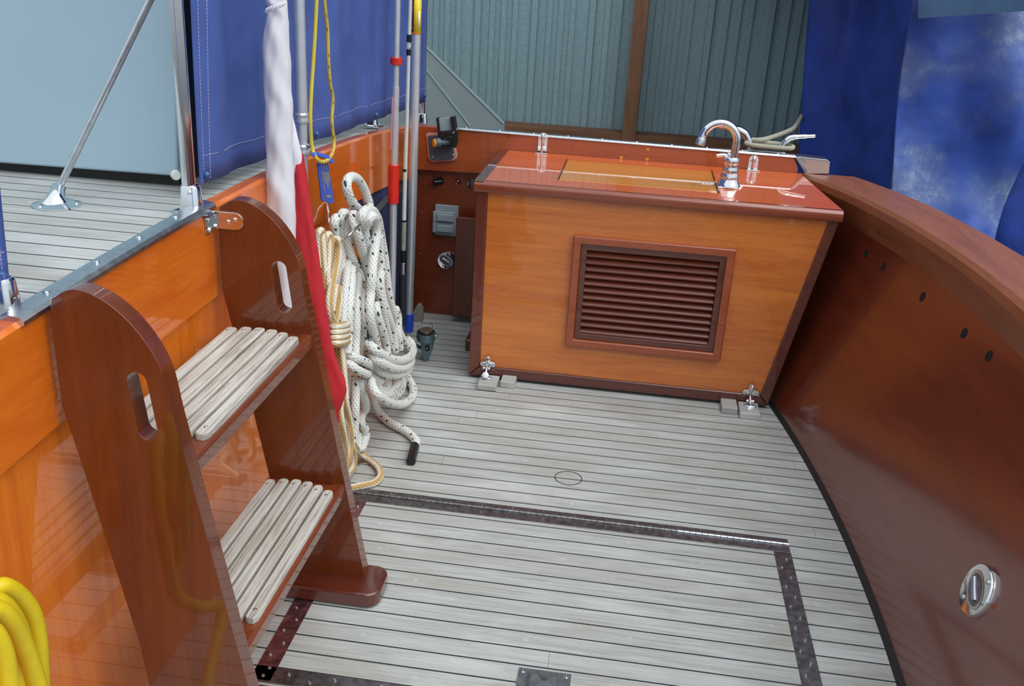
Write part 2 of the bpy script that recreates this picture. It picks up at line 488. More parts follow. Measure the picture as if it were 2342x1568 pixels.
# stainless trim along the ladder gap
bm = BM()
yt = [1.075 + 0.05 * i for i in range(13)]
sec = [(-0.765, -0.005), (-0.765, 0.001), (-0.770, 0.006), (-0.786, 0.008), (-0.800, 0.005), (-0.806, -0.004), (-0.800, -0.008), (-0.772, -0.008)]
loft(bm, [[(x, y, z_top(y) + z) for x, z in sec] for y in yt])
t2 = struct(obj('trim_2', bm, STEEL))
for y in (1.16, 1.29, 1.42, 1.55): screw(t2, (-0.785, y, z_top(y) + 0.007), (0, 0, 1), 0.005, STEEL)

# aft deck behind the bulkhead
bm = BM()
yd = [-0.3 + 0.1 * i for i in range(37)] + [3.36, 3.7]
loft(bm, [[(-0.806, y, z_top(y) - 0.012), (-0.806, y, z_top(y) - 0.06), (-3.2, y, z_top(y) - 0.06), (-3.2, y, z_top(y) - 0.012)] for y in yd])
struct(obj('side_deck', bm, TEAK_SIDE))

# starboard side: lower panel, toe rail, covering board
bm = BM(); box(bm, -0.80, 0.62, 3.405, 3.43, -0.01, 0.58)
wb = struct(obj('wall_back', bm, BACKWOOD))
for p in ((-0.7613, 3.404, 0.5252), (-0.7553, 3.404, 0.3913), (-0.7555, 3.404, 0.2343)): screw(wb, p, (0, -1, 0), 0.0035, CHROME)
bm = BM()
prism(bm, [(-0.772, 3.375, 0.556), (-0.772, 3.375, 0.716), (0.545, 3.375, 0.709), (0.566, 3.375, 0.672), (0.566, 3.375, 0.60), (0.40, 3.375, 0.58)], (0, 0.045, 0))
tr = struct(obj('trim_3', bm, GUNWALE, bevel=0.005))
# bungs in the toe rail
for p in ((-0.0392, 3.374, 0.6606), (0.0499, 3.374, 0.6967), (0.0506, 3.374, 0.6617)):
    bm = BM(); lathe(bm, [(0.006, 0), (0.006, 0.0012), (0, 0.0012)], p, (0, -1, 0), 12); obj('bung', bm, LIDWOOD, tr)
bm = BM(); box(bm, -3.2, 0.56, 3.42, 3.66, 0.58, 0.655)
struct(obj('trim_4', bm, RAIL, bevel=0.01))
# stainless strip on the toe rail
bm = BM()
p0 = Vector((-0.655, 3.385, 0.7165)); p1 = Vector((0.552, 3.385, 0.7105))
prism(bm, [(-0.655, 3.368, 0.713), (-0.655, 3.372, 0.7205), (-0.655, 3.392, 0.7215), (-0.655, 3.396, 0.712)], p1 - p0)
t5 = struct(obj('trim_5', bm, STEEL, bevel=0.002))
for i in range(10): screw(t5, p0.lerp(p1, (i + 0.5) / 10) + Vector((0, -0.004, 0.0035)), (0, 0, 1), 0.005, STEEL)

# transom: curved face and rail
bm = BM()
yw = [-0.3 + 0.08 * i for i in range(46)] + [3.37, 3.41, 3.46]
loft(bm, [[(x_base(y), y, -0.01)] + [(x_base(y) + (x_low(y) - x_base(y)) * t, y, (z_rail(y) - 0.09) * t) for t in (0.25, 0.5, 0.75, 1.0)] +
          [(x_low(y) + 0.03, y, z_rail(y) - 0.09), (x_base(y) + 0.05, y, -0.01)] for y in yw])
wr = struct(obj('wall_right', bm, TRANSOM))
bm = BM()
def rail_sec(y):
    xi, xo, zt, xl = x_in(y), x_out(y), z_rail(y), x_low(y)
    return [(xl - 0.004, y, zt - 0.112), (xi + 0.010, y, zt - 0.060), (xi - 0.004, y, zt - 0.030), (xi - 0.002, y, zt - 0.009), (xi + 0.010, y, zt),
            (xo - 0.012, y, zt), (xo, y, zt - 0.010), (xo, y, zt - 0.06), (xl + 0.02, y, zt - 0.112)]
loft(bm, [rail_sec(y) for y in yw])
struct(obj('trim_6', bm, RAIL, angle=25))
for p in ((0.7057, 2.8193, 0.5384), (0.7239, 2.6776, 0.5424), (0.754, 2.3899, 0.5524), (0.7728, 2.1156, 0.56), (0.7793, 1.9691, 0.5648)):
    bm = BM()
    n = Vector((-0.96, -0.1 * (p[1] - 1.75), 0.27))
    lathe(bm, [(0.0, 0.0016), (0.010, 0.0016), (0.012, 0.0022), (0.0125, 0.0)], Vector(p) - n.normalized() * 0.0005, n, 20)
    obj('drain_hole', bm, HOLE, wr)

# ------------------------------------------------------------------ setting: boathouse
bm = BM()
def rib(x):
    t = (x / 0.305) % 1.0
    if t < 0.07: return 0.020 * min(1, t / 0.02)
    if t < 0.14: return 0.020 * max(0, 1 - max(0, t - 0.12) / 0.02)
    for c in (0.33, 0.53, 0.73):
        if abs(t - c) < 0.045: return 0.012
    return 0.0
xs = []
k = -13
while k < 13:
    for t in (0, .02, .07, .12, .14, .284, .286, .374, .376, .484, .486, .574, .576, .684, .686, .774, .776): xs.append((k + t) * 0.305)
    k += 1
sheet(bm, [[(x, 5.32 - rib(x), z) for x in xs] for z in (-0.6, 3.6)])
struct(obj('shed_wall', bm, GALV, flat=True, solid=0.0))
bm = BM(); box(bm, -4, 4, 5.14, 5.29, 0.33, 0.462)
struct(obj('shed_sill', bm, SHEDWOOD, bevel=0.004))
bm = BM(); box(bm, -0.068, 0.004, 5.17, 5.29, 0.462, 3.5)
bm2 = bm; box(bm2, -0.068, 0.004, 5.12, 5.17, -0.5, 3.5)
struct(obj('shed_post', bm2, SHEDWOOD_V, bevel=0.003))
bm = BM(); sheet(bm, [[(1.08, 4.42, -0.6), (1.08, 5.33, -0.6)], [(1.08, 4.42, 3.2), (1.08, 5.33, 3.2)]])
struct(obj('shed_shade_wall', bm, ROOFMAT, solid=0.03))  # hidden wall, placed here to shade the right end of the corrugated sheet
bm = BM(); sheet(bm, [[(-4, 4.0, 3.3), (4, 4.0, 3.3)], [(-4, 5.4, 3.0), (4, 5.4, 3.0)]])
struct(obj('shed_roof', bm, ROOFMAT, solid=0.03))
bm = BM(); box(bm, 0.30, 1.3, 3.95, 5.30, 1.50, 1.56)
struct(obj('shed_shade_slab', bm, SHEDWOOD))  # invented slab out of view, blocks skylight from the wall's right end
bm = BM(); sheet(bm, [[(-6, -4, -0.55), (6, -4, -0.55)], [(-6, 6, -0.55), (6, 6, -0.55)]])
struct(obj('water', bm, WATER))

# pale sloping panel beyond the corner stanchion
t = thing('sloping_panel', 'pale grey flat panel with a sloping edge, seen beyond the corner stanchion', 'panel', (-1.0, 4.4, -0.55))
bm = BM(); prism(bm, [(-1.0412, 4.4, 0.9604), (-0.6006, 4.4, 0.5865), (-0.5, 4.4, -0.56), (-1.6, 4.4, -0.56), (-1.6, 4.4, 1.62)], (0, 0.04, 0)); obj('board', bm, GREYPAINT, t, bevel=0.003)
bm = BM(); tube(bm, [(-1.0697, 4.396, 0.9156), (-0.7558, 4.396, 0.5635)], 0.0022, 6); obj('edge_bead', bm, WHITEPAINT, t)
bm = BM(); tube(bm, [(-1.0483, 4.396, 0.964), (-0.6, 4.396, 0.5852)], 0.0022, 6); obj('edge_bead', bm, WHITEPAINT, t)

# ------------------------------------------------------------------ tarpaulins
def tarp(name, label, x0, x1, y, z0, z1, mat, amp, freq, ph, lean=0.0, shear=0.0, shear1=None, fold=None, diag=0.0):
    bm = BM(); rows = []
    nx, nz = 60, 44
    for j in range(nz + 1):
        z = z0 + (z1 - z0) * j / nz; row = []
        for i in range(nx + 1):
            s = i / nx; x = (x0 + shear * (z - 0.8)) * (1 - s) + (x1 + (shear if shear1 is None else shear1) * (z - 0.8)) * s
            d = amp * math.sin(freq * s * 2 * PI + ph + 0.5 * math.sin(z * 2.1)) + 0.35 * amp * math.sin(freq * 2.3 * s * 2 * PI + 1.3 + z * 1.2)
            d += 0.02 * math.sin(5 * (s * 2.2 + z * 1.4)) * math.sin(3.1 * z + 2 * s)
            if fold:
                t_ = min(1, max(0, (x - fold[0]) / fold[1])); d += fold[2] * t_ * t_ * (3 - 2 * t_)
            d += diag * math.sin(9 * (0.75 * x + z * 1.0)) * (0.4 + 0.6 * s)
            row.append((x, y + d + lean * s, z))
        rows.append(row)
    sheet(bm, rows)
    return obj(name, bm, mat, solid=0.004)
a = tarp('tarpaulin', '', 0.70, 1.75, 4.36, -0.4, 2.6, TARP, 0.03, 1.7, 2.3, 0.0, -0.09, fold=(0.82, 0.22, -0.62))
tag(a, 'dark blue tarpaulin hanging in soft folds beside the corrugated wall', 'tarpaulin', 'blue tarpaulins beyond the transom')
a = tarp('tarpaulin', '', 0.93, 1.4097, 3.62, -0.4, 1.36, TARP_OLD, 0.03, 0.8, 0.6, 0.05, -0.09, shear1=0.10, diag=0.045)
tag(a, 'sun-bleached blue tarpaulin with whitish patches nearest the transom rail', 'tarpaulin', 'blue tarpaulins beyond the transom')
bm = BM()
prism(bm, [(0.9, 3.53, 1.1739), (1.3324, 3.53, 1.2305), (1.3055, 3.53, 1.3362), (0.8717, 3.53, 1.312)], (0, 0.02, 0)); obj('hem', bm, cloth_mat('hem_cloth', srgb(44, 74, 110), srgb(66, 96, 128), 300), a)
a = tarp('tarpaulin', '', 1.36, 2.2, 3.95, -0.4, 2.2, TARP, 0.05, 1.0, 1.0, 0.0, 0.0)
tag(a, 'bright blue tarpaulin just showing behind the right edge of the bleached one', 'tarpaulin', 'blue tarpaulins beyond the transom')

# ------------------------------------------------------------------ deck hatch
t = thing('deck_hatch', 'flush teak deck hatch framed by dark metal strips in the cockpit floor', 'hatch', (-0.07, 1.7, 0.0))
bm = BM(); box(bm, -0.572, 0.428, 1.40, 2.016, 0.0005, 0.0022); obj('hatch_panel', bm, TEAK_HATCH, t)
bm = BM(); box(bm, -0.655, 0.468, 2.052, 2.074, 0.0004, 0.0035); box(bm, -0.655, 0.468, 2.014, 2.045, 0.0004, 0.0035)
hg = obj('hinge', bm, STRIP, t, bevel=0.0008)
xk = -0.655; i = 0
while xk < 0.466:
    bm = BM(); tube(bm, [(xk + 0.0006, 2.0485, 0.0045), (min(xk + 0.0144, 0.468), 2.0485, 0.0045)], 0.0042, 10, 1); obj('knuckle', bm, STEEL if xk > 0.2 else STRIP, hg); xk += 0.015; i += 1
def strip(x0, x1, y0, y1, mat=STRIP):
    bm = BM(); box(bm, x0, x1, y0, y1, 0.0004, 0.003); return obj('edge_strip', bm, mat, t, bevel=0.0008)
s1 = strip(0.428, 0.469, 1.36, 2.013)
s2 = strip(-0.612, -0.572, 1.36, 2.013, [metal('red_stained_strip', (0.42, 0.22, 0.24, 1), 0.36, 0.5)])
s3 = strip(-0.612, 0.469, 1.357, 1.399)
for k in range(17):
    y = 1.985 - k * 0.037
    screw(s1, (0.455 if k % 2 == 0 else 0.440, y, 0.003), (0, 0, 1), 0.0042, STEEL)
    if not 1.58 < y < 1.73: screw(s2, (-0.586 if k % 2 == 0 else -0.599, y, 0.003), (0, 0, 1), 0.0042, STEEL)
for k in range(24):
    screw(s3, (-0.59 + k * 0.045, 1.385 if k % 2 else 1.371, 0.003), (0, 0, 1), 0.0042, STEEL)
for k in range(14):
    x = -0.60 + k * 0.078
    screw(hg, (x, 2.064, 0.0032), (0, 0, 1), 0.004, STRIP); screw(hg, (x + 0.002, 2.029, 0.0032), (0, 0, 1), 0.004, STRIP)
# flush lift handle
hx0, hx1, hy1 = -0.1188, -0.0167, 1.4883
bm = BM(); box(bm, hx0, hx1, hy1 - 0.10, hy1, 0.0022, 0.0060); hp = obj('lift_handle', bm, STEEL, t, bevel=0.003, seg=4)
bm = BM(); box(bm, hx0 + 0.018, hx1 - 0.018, hy1 - 0.086, hy1 - 0.012, 0.0040, 0.0066); obj('recess_plate', bm, STRIP, hp, bevel=0.004)
bm = BM(); 
pts = [(hx0 + 0.026 + (hx1 - hx0 - 0.052) * i / 12, hy1 - 0.017 - (0.016 * math.sin(PI * (i - 3) / 6) if 3 <= i <= 9 else 0), 0.0068) for i in range(13)]
prism(bm, pts + [(hx1 - 0.026, hy1 - 0.08, 0.0068), (hx0 + 0.026, hy1 - 0.08, 0.0068)], (0, 0, 0.0022)); obj('lift_flap', bm, STEEL, hp, bevel=0.001)
for q in ((hx0 + 0.009, hy1 - 0.009), (hx1 - 0.009, hy1 - 0.009)): screw(hp, (q[0], q[1], 0.0058), (0, 0, 1), 0.0042, CHROME)
# round plug in the deck planks
bm = BM(); c = (-0.084, 2.2534, 0.0)
n = 40
ro, ri = 0.037, 0.0352
prism(bm, [(c[0] + ro * math.cos(2 * PI * i / n), c[1] + ro * math.sin(2 * PI * i / n), 0.0002) for i in range(n)], (0, 0, 0.0008),
      [[(c[0] + ri * math.cos(2 * PI * i / n), c[1] + ri * math.sin(2 * PI * i / n), 0.0002) for i in range(n)]])
tag(obj('deck_plug', bm, CAULK), 'thin round outline of a flush plug in the teak floor', 'deck plug')
bm = BM(); lathe(bm, [(0.02, 0), (0.02, 0.002), (0.015, 0.003), (0.014, 0.001), (0, 0.001)], (-0.6524, 2.2062, 0.0), (0, 0, 1)); tag(obj('deck_drain', bm, STEEL), 'small round metal drain in the floor behind the gold rope', 'drain')

# ------------------------------------------------------------------ boarding ladder
LY = (1.12, 1.66)
t = thing('boarding_ladder', 'varnished two-step wooden ladder leading up to the side deck', 'ladder', (-0.6, 1.4, 0.0))
prof = [(-0.757, 0.800), (-0.757, 0.660), (-0.742, 0.590), (-0.680, 0.265), (-0.655, 0.035), (-0.475, 0.035), (-0.543, 0.400), (-0.592, 0.662)]
arc = smooth_path([(-0.592, 0, 0.662), (-0.605, 0, 0.735), (-0.636, 0, 0.790), (-0.677, 0, 0.826), (-0.719, 0, 0.838), (-0.752, 0, 0.822)], 5)[1:]
prof = prof[:8] + [(p.x, p.z) for p in arc]
def slot():
    a, b_ = Vector((-0.6415, 0.712)), Vector((-0.6325, 0.638)); r = 0.0145
    d = (b_ - a).normalized(); nrm = Vector((-d.y, d.x)); out = []
    for i in range(11):
        an = PI * i / 10
        out.append(a + nrm * r * math.cos(an) - d * r * math.sin(an))
    for i in range(11):
        an = PI * i / 10
        out.append(b_ - nrm * r * math.cos(an) + d * r * math.sin(an))
    return [(p.x, p.y) for p in out]
for y0 in LY:
    bm = BM()
    prism(bm, [(x, y0, z) for x, z in prof], (0, 0.032, 0), [[(x, y0, z) for x, z in slot()]])
    obj('stringer', bm, REDWOOD, t, bevel=0.008, seg=4)
    bm = BM()
    # foot block with round end
    x0, x1 = -0.655, -0.432; ya, yb_ = y0 - 0.058, y0 + 0.05
    pts = [(x0, ya), (x1 - 0.03, ya)] + [(x1 - 0.03 + 0.03 * math.sin(PI * i / 16), ya + 0.03 - 0.03 * math.cos(PI * i / 16)) for i in range(1, 9)] + \
          [(x1, yb_ - 0.03)] + [(x1 - 0.03 + 0.03 * math.cos(PI * i / 16), yb_ - 0.03 + 0.03 * math.sin(PI * i / 16)) for i in range(1, 9)] + [(x0, yb_)]
    prism(bm, [(x, y, 0.0045) for x, y in pts], (0, 0, 0.0345)); obj('foot_block', bm, DARKWOOD, t, bevel=0.006)
def tread(xb, xf, z, slats):
    bm = BM()
    y0, y1 = LY[0] + 0.031, LY[1] + 0.001
    box(bm, xb, xf, y0, y1, z - 0.028, z)
    box(bm, xf - 0.022, xf + 0.008, LY[0] + 0.012, LY[1] + 0.022, z - 0.030, z + 0.001)
    tr_ = obj('tread', bm, wood('tread_mahogany_%d' % int(z * 100), srgb(92, 36, 12), srgb(142, 68, 30), (26, 2, 26)), t, bevel=0.007, seg=4)
    n = 6; w = (xf - xb - 0.006) / n
    for i in range(n):
        xa = xb + 0.010 + w * i + 0.0015; xc = xa + w - 0.005
        e = 0.022 + 0.030 * (abs(i - 2.0) / 3.2) ** 2
        ya, yc = y0 + e + 0.005, y1 - e + 0.004
        bm = BM()
        ch = 0.005
        prism(bm, [(xa + ch, ya, z), (xa, ya + ch, z), (xa, yc - ch, z), (xa + ch, yc, z), (xc - ch, yc, z), (xc, yc - ch - .004 * (i > 3), z), (xc, ya + ch + .004 * (i > 3), z), (xc - ch, ya, z)], (0, 0, 0.013))
        s = obj('slat', bm, SLAT, t, bevel=0.0025)
        for yy in (ya + 0.022, yc - 0.022): screw(s, ((xa + xc) / 2, yy, z + 0.0128), (0, 0, 1), 0.0034, CHROME)
def slat_mat():
    m, nt, b = new_mat('weathered_slat_teak')
    f = noise(nt, coords(nt, (160, 6, 60)), 1.0, 6, 0.7, 0.5)
    c = ramp(nt, f, [(0.3, srgb(128, 120, 108)), (0.5, srgb(186, 180, 170)), (0.72, srgb(214, 214, 210))])
    lk(nt, c, b.inputs['Base Color']); b.inputs['Roughness'].default_value = 0.75
    bump(nt, b, f, 0.5, 0.0012)
    return m
SLAT = slat_mat()
tread(-0.748, -0.588, 0.583, 6)
tread(-0.684, -0.526, 0.258, 6)
# chrome angle brackets holding the ladder to the bulkhead
def bracket(y0):
    bm = BM(); zc = 0.797
    def cap(cx, cz, r, a0, a1, n=8): return [(cx + r * math.cos(a0 + (a1 - a0) * i / n), cz + r * math.sin(a0 + (a1 - a0) * i / n)) for i in range(n + 1)]
    # leaf against the stringer
    pts = [(-0.768, zc - 0.0165), (-0.768, zc + 0.0165)] + cap(-0.722, zc, 0.0165, PI / 2, -PI / 2)
    prism(bm, [(x, y0 - 0.0005, z) for x, z in pts], (0, -0.003, 0))
    # leaf against the bulkhead
    pts = cap(y0 - 0.018, zc + 0.004, 0.0125, PI / 2, PI) + cap(y0 - 0.018, zc - 0.012, 0.0125, PI, 3 * PI / 2) + [(y0 - 0.001, zc - 0.0165), (y0 - 0.001, zc + 0.0165)]
    prism(bm, [(-0.7695, y, z) for y, z in pts], (0.0032, 0, 0))
    br = obj('bracket', bm, CHROME, t, bevel=0.001)
    screw(br, (-0.735, y0 - 0.0034, zc - 0.002), (0, -1, 0), 0.0045); screw(br, (-0.722, y0 - 0.0034, zc + 0.003), (0, -1, 0), 0.0045)
    screw(br, (-0.7664, y0 - 0.018, zc + 0.003), (1, 0, 0), 0.0042); screw(br, (-0.7664, y0 - 0.017, zc - 0.017), (1, 0, 0), 0.0055)
bracket(LY[1])
bm = BM(); box(bm, -0.769, -0.745, LY[0] + 0.032, LY[0] + 0.035, 0.79, 0.816); obj('bracket', bm, CHROME, t, bevel=0.001)

# ------------------------------------------------------------------ sink cabinet
t = thing('sink_cabinet', 'varnished mahogany sink cabinet with louvred front in the cockpit corner', 'cabinet', (0.05, 3.1, 0.0))
def xr(z): return 0.506 + 0.119 * z / 0.635 - 0.004
zt_ = 0.655
bm = BM(); prism(bm, [(-0.425, 2.846, 0.045), (xr(0.045) - 0.035, 2.846, 0.045), (xr(0.62) - 0.03, 2.846, 0.62), (-0.425, 2.846, 0.62)], (0, 0.012, 0),
                 [[(-0.13, 2.846, 0.17), (0.313, 2.846, 0.17), (0.313, 2.846, 0.486), (-0.13, 2.846, 0.486)]])
obj('front_panel', bm, PANEL, t)
bm = BM()
prism(bm, [(-0.462, 2.838, 0.010), (-0.425, 2.838, 0.045), (-0.425, 2.838, 0.625), (-0.462, 2.838, 0.625)], (0, 0.05, 0)); obj('side_trim', bm, wood('dark_trim_upright', srgb(78, 28, 14), srgb(118, 52, 28), (30, 30, 2)), t, bevel=0.005)
bm = BM(); prism(bm, [(-0.462, 2.838, 0.010), (xr(0.01), 2.838, 0.010), (xr(0.045) - 0.035, 2.838, 0.045), (-0.425, 2.838, 0.045)], (0, 0.05, 0)); obj('bottom_trim', bm, DARKWOOD, t, bevel=0.005)
bm = BM(); prism(bm, [(xr(0.01), 2.838, 0.010), (xr(0.625) , 2.838, 0.625), (xr(0.625) - 0.03, 2.838, 0.625), (xr(0.045) - 0.035, 2.838, 0.045)], (0, 0.05, 0)); obj('side_trim', bm, DARKWOOD, t, bevel=0.004)
bm = BM(); prism(bm, [(-0.46, 2.88, 0.012), (-0.46, 3.36, 0.012), (-0.46, 3.36, 0.63), (-0.46, 2.88, 0.63)], (0.02, 0, 0)); obj('side_panel', bm, DARKWOOD, t)
bm = BM()
prism(bm, [(-0.452, 2.836, 0.628), (xr(0.63) + 0.004, 2.836, 0.628), (0.575, 3.372, 0.628), (-0.452, 3.372, 0.628)], (0, 0, 0.027),
      [[(-0.224, 2.944, 0.628), (0.274, 2.944, 0.628), (0.270, 3.288, 0.628), (-0.224, 3.288, 0.628)]])
ctop = obj('counter_top', bm, TOPWOOD, t)
# rounded nosing along the front and left edges
bm = BM(); prism(bm, [(-0.468, 2.826, 0.622), (-0.468, 2.822, 0.632), (-0.468, 2.824, 0.648), (-0.468, 2.834, 0.6565), (-0.468, 2.850, 0.6560), (-0.468, 2.850, 0.622)], (xr(0.63) + 0.472, 0, 0)); obj('nosing', bm, REDWOOD_H, t, bevel=0.003, angle=50)
bm = BM(); prism(bm, [(-0.470, 2.828, 0.622), (-0.474, 2.828, 0.640), (-0.468, 2.828, 0.6565), (-0.436, 2.828, 0.6562), (-0.436, 2.828, 0.622)], (0, 0.545, 0)); obj('nosing', bm, DARKWOOD, t, bevel=0.003)
# lid over the sink
lid = None
bm = BM(); box(bm, -0.2205, 0.268, 2.949, 3.284, 0.634, 0.6552); lid = obj('sink_lid', bm, LIDWOOD, t, bevel=0.0015)
bm = BM(); box(bm, -0.224, -0.2212, 2.946, 3.286, 0.63, 0.658); box(bm, 0.2685, 0.2725, 2.946, 3.286, 0.63, 0.658); obj('lid_bead', bm, DARKWOOD, t)
bm = BM(); box(bm, 0.222, 0.262, 3.062, 3.078, 0.655, 0.6575); pl = obj('lid_pull', bm, CHROME, lid, bevel=0.001)
for dx in (0.008, 0.02, 0.032): screw(pl, (0.222 + dx, 3.07, 0.6572), (0, 0, 1), 0.003)
# louvred vent
def frame_sec(x0, x1, z0, z1, y0, y1, w, name, mat, parent, bev):
    bm = BM()
    prism(bm, [(x0, y0, z0), (x1, y0, z0), (x1, y0, z1), (x0, y0, z1)], (0, y1 - y0, 0), [[(x0 + w, y0, z0 + w), (x1 - w, y0, z0 + w), (x1 - w, y0, z1 - w), (x0 + w, y0, z1 - w)]])
    return obj(name, bm, mat, parent, bevel=bev)
fr = frame_sec(-0.154, 0.336, 0.149, 0.513, 2.826, 2.848, 0.026, 'vent_frame', wood('vent_frame_mahogany', srgb(134, 54, 20), srgb(172, 84, 36), (2, 26, 26)), t, 0.005)
frame_sec(-0.128, 0.311, 0.175, 0.487, 2.836, 2.856, 0.019, 'inner_frame', DARKWOOD, fr, 0.002)
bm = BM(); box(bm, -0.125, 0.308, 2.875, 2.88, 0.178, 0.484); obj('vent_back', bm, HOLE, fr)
LOUV = wood('louver_mahogany', srgb(84, 34, 20), srgb(124, 58, 34), (2.0, 30, 30), coat=0.5, coat_rough=0.2)
for i in range(12):
    z0 = 0.194 + i * 0.0229
    bm = BM()
    prism(bm, [(-0.11, 2.8405, z0), (-0.11, 2.8405, z0 + 0.005), (-0.11, 2.868, z0 + 0.029), (-0.11, 2.868, z0 + 0.024)], (0.402, 0, 0)); obj('louver', bm, LOUV, fr, bevel=0.001)
# clamp latches at the foot of the front
def latch(cx, cz, zr, yr):
    bm = BM(); y = 2.838
    pts = []
    def arc_(px, pz, r, a0, a1, n=7): return [(px + r * math.cos(a0 + (a1 - a0) * i / n), pz + r * math.sin(a0 + (a1 - a0) * i / n)) for i in range(n + 1)]
    pts = arc_(cx + 0.017, cz, 0.0085, -PI / 2, PI / 2) + [(cx + 0.008, cz + 0.010)] + arc_(cx, cz + 0.022, 0.008, 0, PI) + [(cx - 0.008, cz + 0.010)] + arc_(cx - 0.017, cz, 0.0085, PI / 2, 3 * PI / 2)
    prism(bm, [(x, y, z) for x, z in pts], (0, -0.003, 0)); lt = obj('latch', bm, CHROME, t, bevel=0.001)
    screw(lt, (cx - 0.016, y - 0.003, cz), (0, -1, 0), 0.0045, STEEL); screw(lt, (cx + 0.016, y - 0.003, cz), (0, -1, 0), 0.0045, STEEL)
    bm = BM(); tube(bm, [(cx, y - 0.004, cz + 0.027), (cx, y - 0.013, cz + 0.026), (cx, y - 0.015, cz + 0.012), (cx, y - 0.004, cz + 0.004)], 0.0042, 10); obj('keeper_hook', bm, CHROME, lt)
    bm = BM(); tube(bm, [(cx - 0.001, y - 0.010, cz + 0.012), (cx - 0.002, y - 0.014, cz - 0.008), (cx - 0.002, y - yr * .6, zr + 0.018), (cx - 0.001, y - yr, zr + 0.006)], 0.0045, 10); obj('lever', bm, CHROME, lt)
    for sx in (-0.0085, 0.0085):
        bm = BM(); lathe(bm, [(0.0, -0.0035), (0.004, -0.0035), (0.005, 0), (0.004, 0.0035), (0, 0.0035)], (cx + sx - 0.002, y - yr * .6, zr + 0.018), (1, 0, 0), 14); obj('pivot', bm, CHROME, lt)
    bm = BM(); lathe(bm, [(0, -0.011), (0.0095, -0.011), (0.0105, -0.008), (0.0105, 0.010), (0, 0.011)], (cx - 0.001, y - yr - 0.002, zr), (0.1, -0.85, 0.5), 22); obj('roller', bm, STEEL, lt)
    bm = BM()
    lathe(bm, [(0.0, 0), (0.021, 0), (0.021, 0.002), (0.016, 0.004), (0, 0.004)], (cx, y - 0.034, 0.0202), (0, 0, 1), 24, squash=((1, 0, 0), (0, 1, 0), 1, 0.42)); obj('latch_base', bm, STEEL, lt)
c1 = (-0.3988, 2.838, 0.0557); c2 = (0.4448, 2.838, 0.0522)
latch(c1[0], c1[2], 0.031, 0.036); latch(c2[0], c2[2], 0.0175, 0.050)
# hinge straps up to the toe rail
def strap(cx, zb, zt2):
    bm = BM(); y = 3.374
    pts = [(cx - 0.0165, zb), (cx + 0.0165, zb), (cx + 0.0165, zt2 - 0.0165)] + [(cx + 0.0165 * math.cos(PI * i / 10), zt2 - 0.0165 + 0.0165 * math.sin(PI * i / 10)) for i in range(1, 10)] + [(cx - 0.0165, zt2 - 0.0165)]
    prism(bm, [(x, y, z) for x, z in pts], (0, -0.003, 0)); h = obj('hinge_strap', bm, CHROME, t, bevel=0.0008)
    bm = BM(); tube(bm, [(cx, y - 0.004, zt2 - 0.006), (cx, y - 0.010, zt2 - 0.014), (cx, y - 0.010, zb + 0.012), (cx - 0.002, y - 0.012, zb - 0.008)], [0.0055, 0.0045], 10); obj('hinge_bar', bm, CHROME, h)
    bm = BM(); tube(bm, [(cx - 0.015, y - 0.008, zb + 0.012), (cx + 0.015, y - 0.008, zb + 0.012)], 0.0045, 10, 1); obj('hinge_pin', bm, CHROME, h)
    bm = BM(); box(bm, cx - 0.022, cx + 0.022, y - 0.030, y - 0.004, 0.6555, 0.6585); obj('hinge_leaf', bm, CHROME, h, bevel=0.0008)
    for q in (-0.0095, 0.0095): screw(h, (cx + q, y - 0.003, zt2 - 0.02), (0, -1, 0), 0.0035, STEEL)
a = (-0.3186, 3.374, 0.6614); b2 = (-0.3229, 3.374, 0.7254); strap(a[0], a[2], b2[2])
a = (0.413, 3.374, 0.6408); b2 = (0.4066, 3.374, 0.7053); strap(a[0], a[2], b2[2])

# teak blocks on the deck under the latches
def block(label, x0, x1, y0, y1, h):
    bm = BM(); box(bm, x0, x1, y0, y1, 0.0005, h); tag(obj('teak_block', bm, TEAK_BARE, bevel=0.003), label, 'block', 'teak chocks under the cabinet front')
e1 = c1[0]; e2 = c2[0]
block('small pale teak block under the left latch of the sink cabinet', -0.418, -0.357, 2.749, 2.834, 0.020)
block('small pale teak block just right of the left latch block', -0.349, -0.302, 2.784, 2.848, 0.023)
block('small pale teak block under the right latch of the sink cabinet', 0.409, 0.471, 2.745, 2.834, 0.020)
block('small pale teak block just left of the right latch block', 0.355, 0.404, 2.770, 2.848, 0.022)

# ------------------------------------------------------------------ faucet
fx, fy, fz = 0.3067, 3.045, 0.6556
t = thing('faucet', 'chrome gooseneck faucet standing on the sink cabinet top', 'faucet', (fx, fy, fz))
bm = BM(); lathe(bm, [(0.0, 0), (0.044, 0), (0.044, 0.003), (0.037, 0.006), (0, 0.006)], (fx - 0.004, fy, fz), (0, 0, 1), 4, squash=((1, 1, 0), (-1, 1, 0), 1.0, 1.0)); obj('base_plate', bm, CHROME, t, bevel=0.004)
bm = BM(); lathe(bm, [(0.0, 0.005), (0.0360, 0.005), (0.0336, 0.012), (0.0282, 0.022), (0.0270, 0.026), (0.0288, 0.028), (0.0288, 0.033), (0.0258, 0.044), (0.0258, 0.044), (0.0270, 0.048), (0.0234, 0.060), (0.0222, 0.072), (0.0234, 0.076), (0.0234, 0.088), (0.0204, 0.093), (0.0, 0.094)], (fx, fy, fz), (0, 0, 1), 32); obj('body', bm, CHROME, t)
za = fz + 0.09
pth = [(fx + 0.004, fy, za), (fx + 0.006, fy, za + 0.035)]
R_ = 0.053; cxx = fx + 0.007 - R_; czz = za + 0.052
for i in range(11):
    an = PI * 0.0 + (PI * 0.90) * i / 10
    pth.append((cxx + R_ * math.cos(an), fy - 0.004 * i / 10, czz + R_ * math.sin(an)))
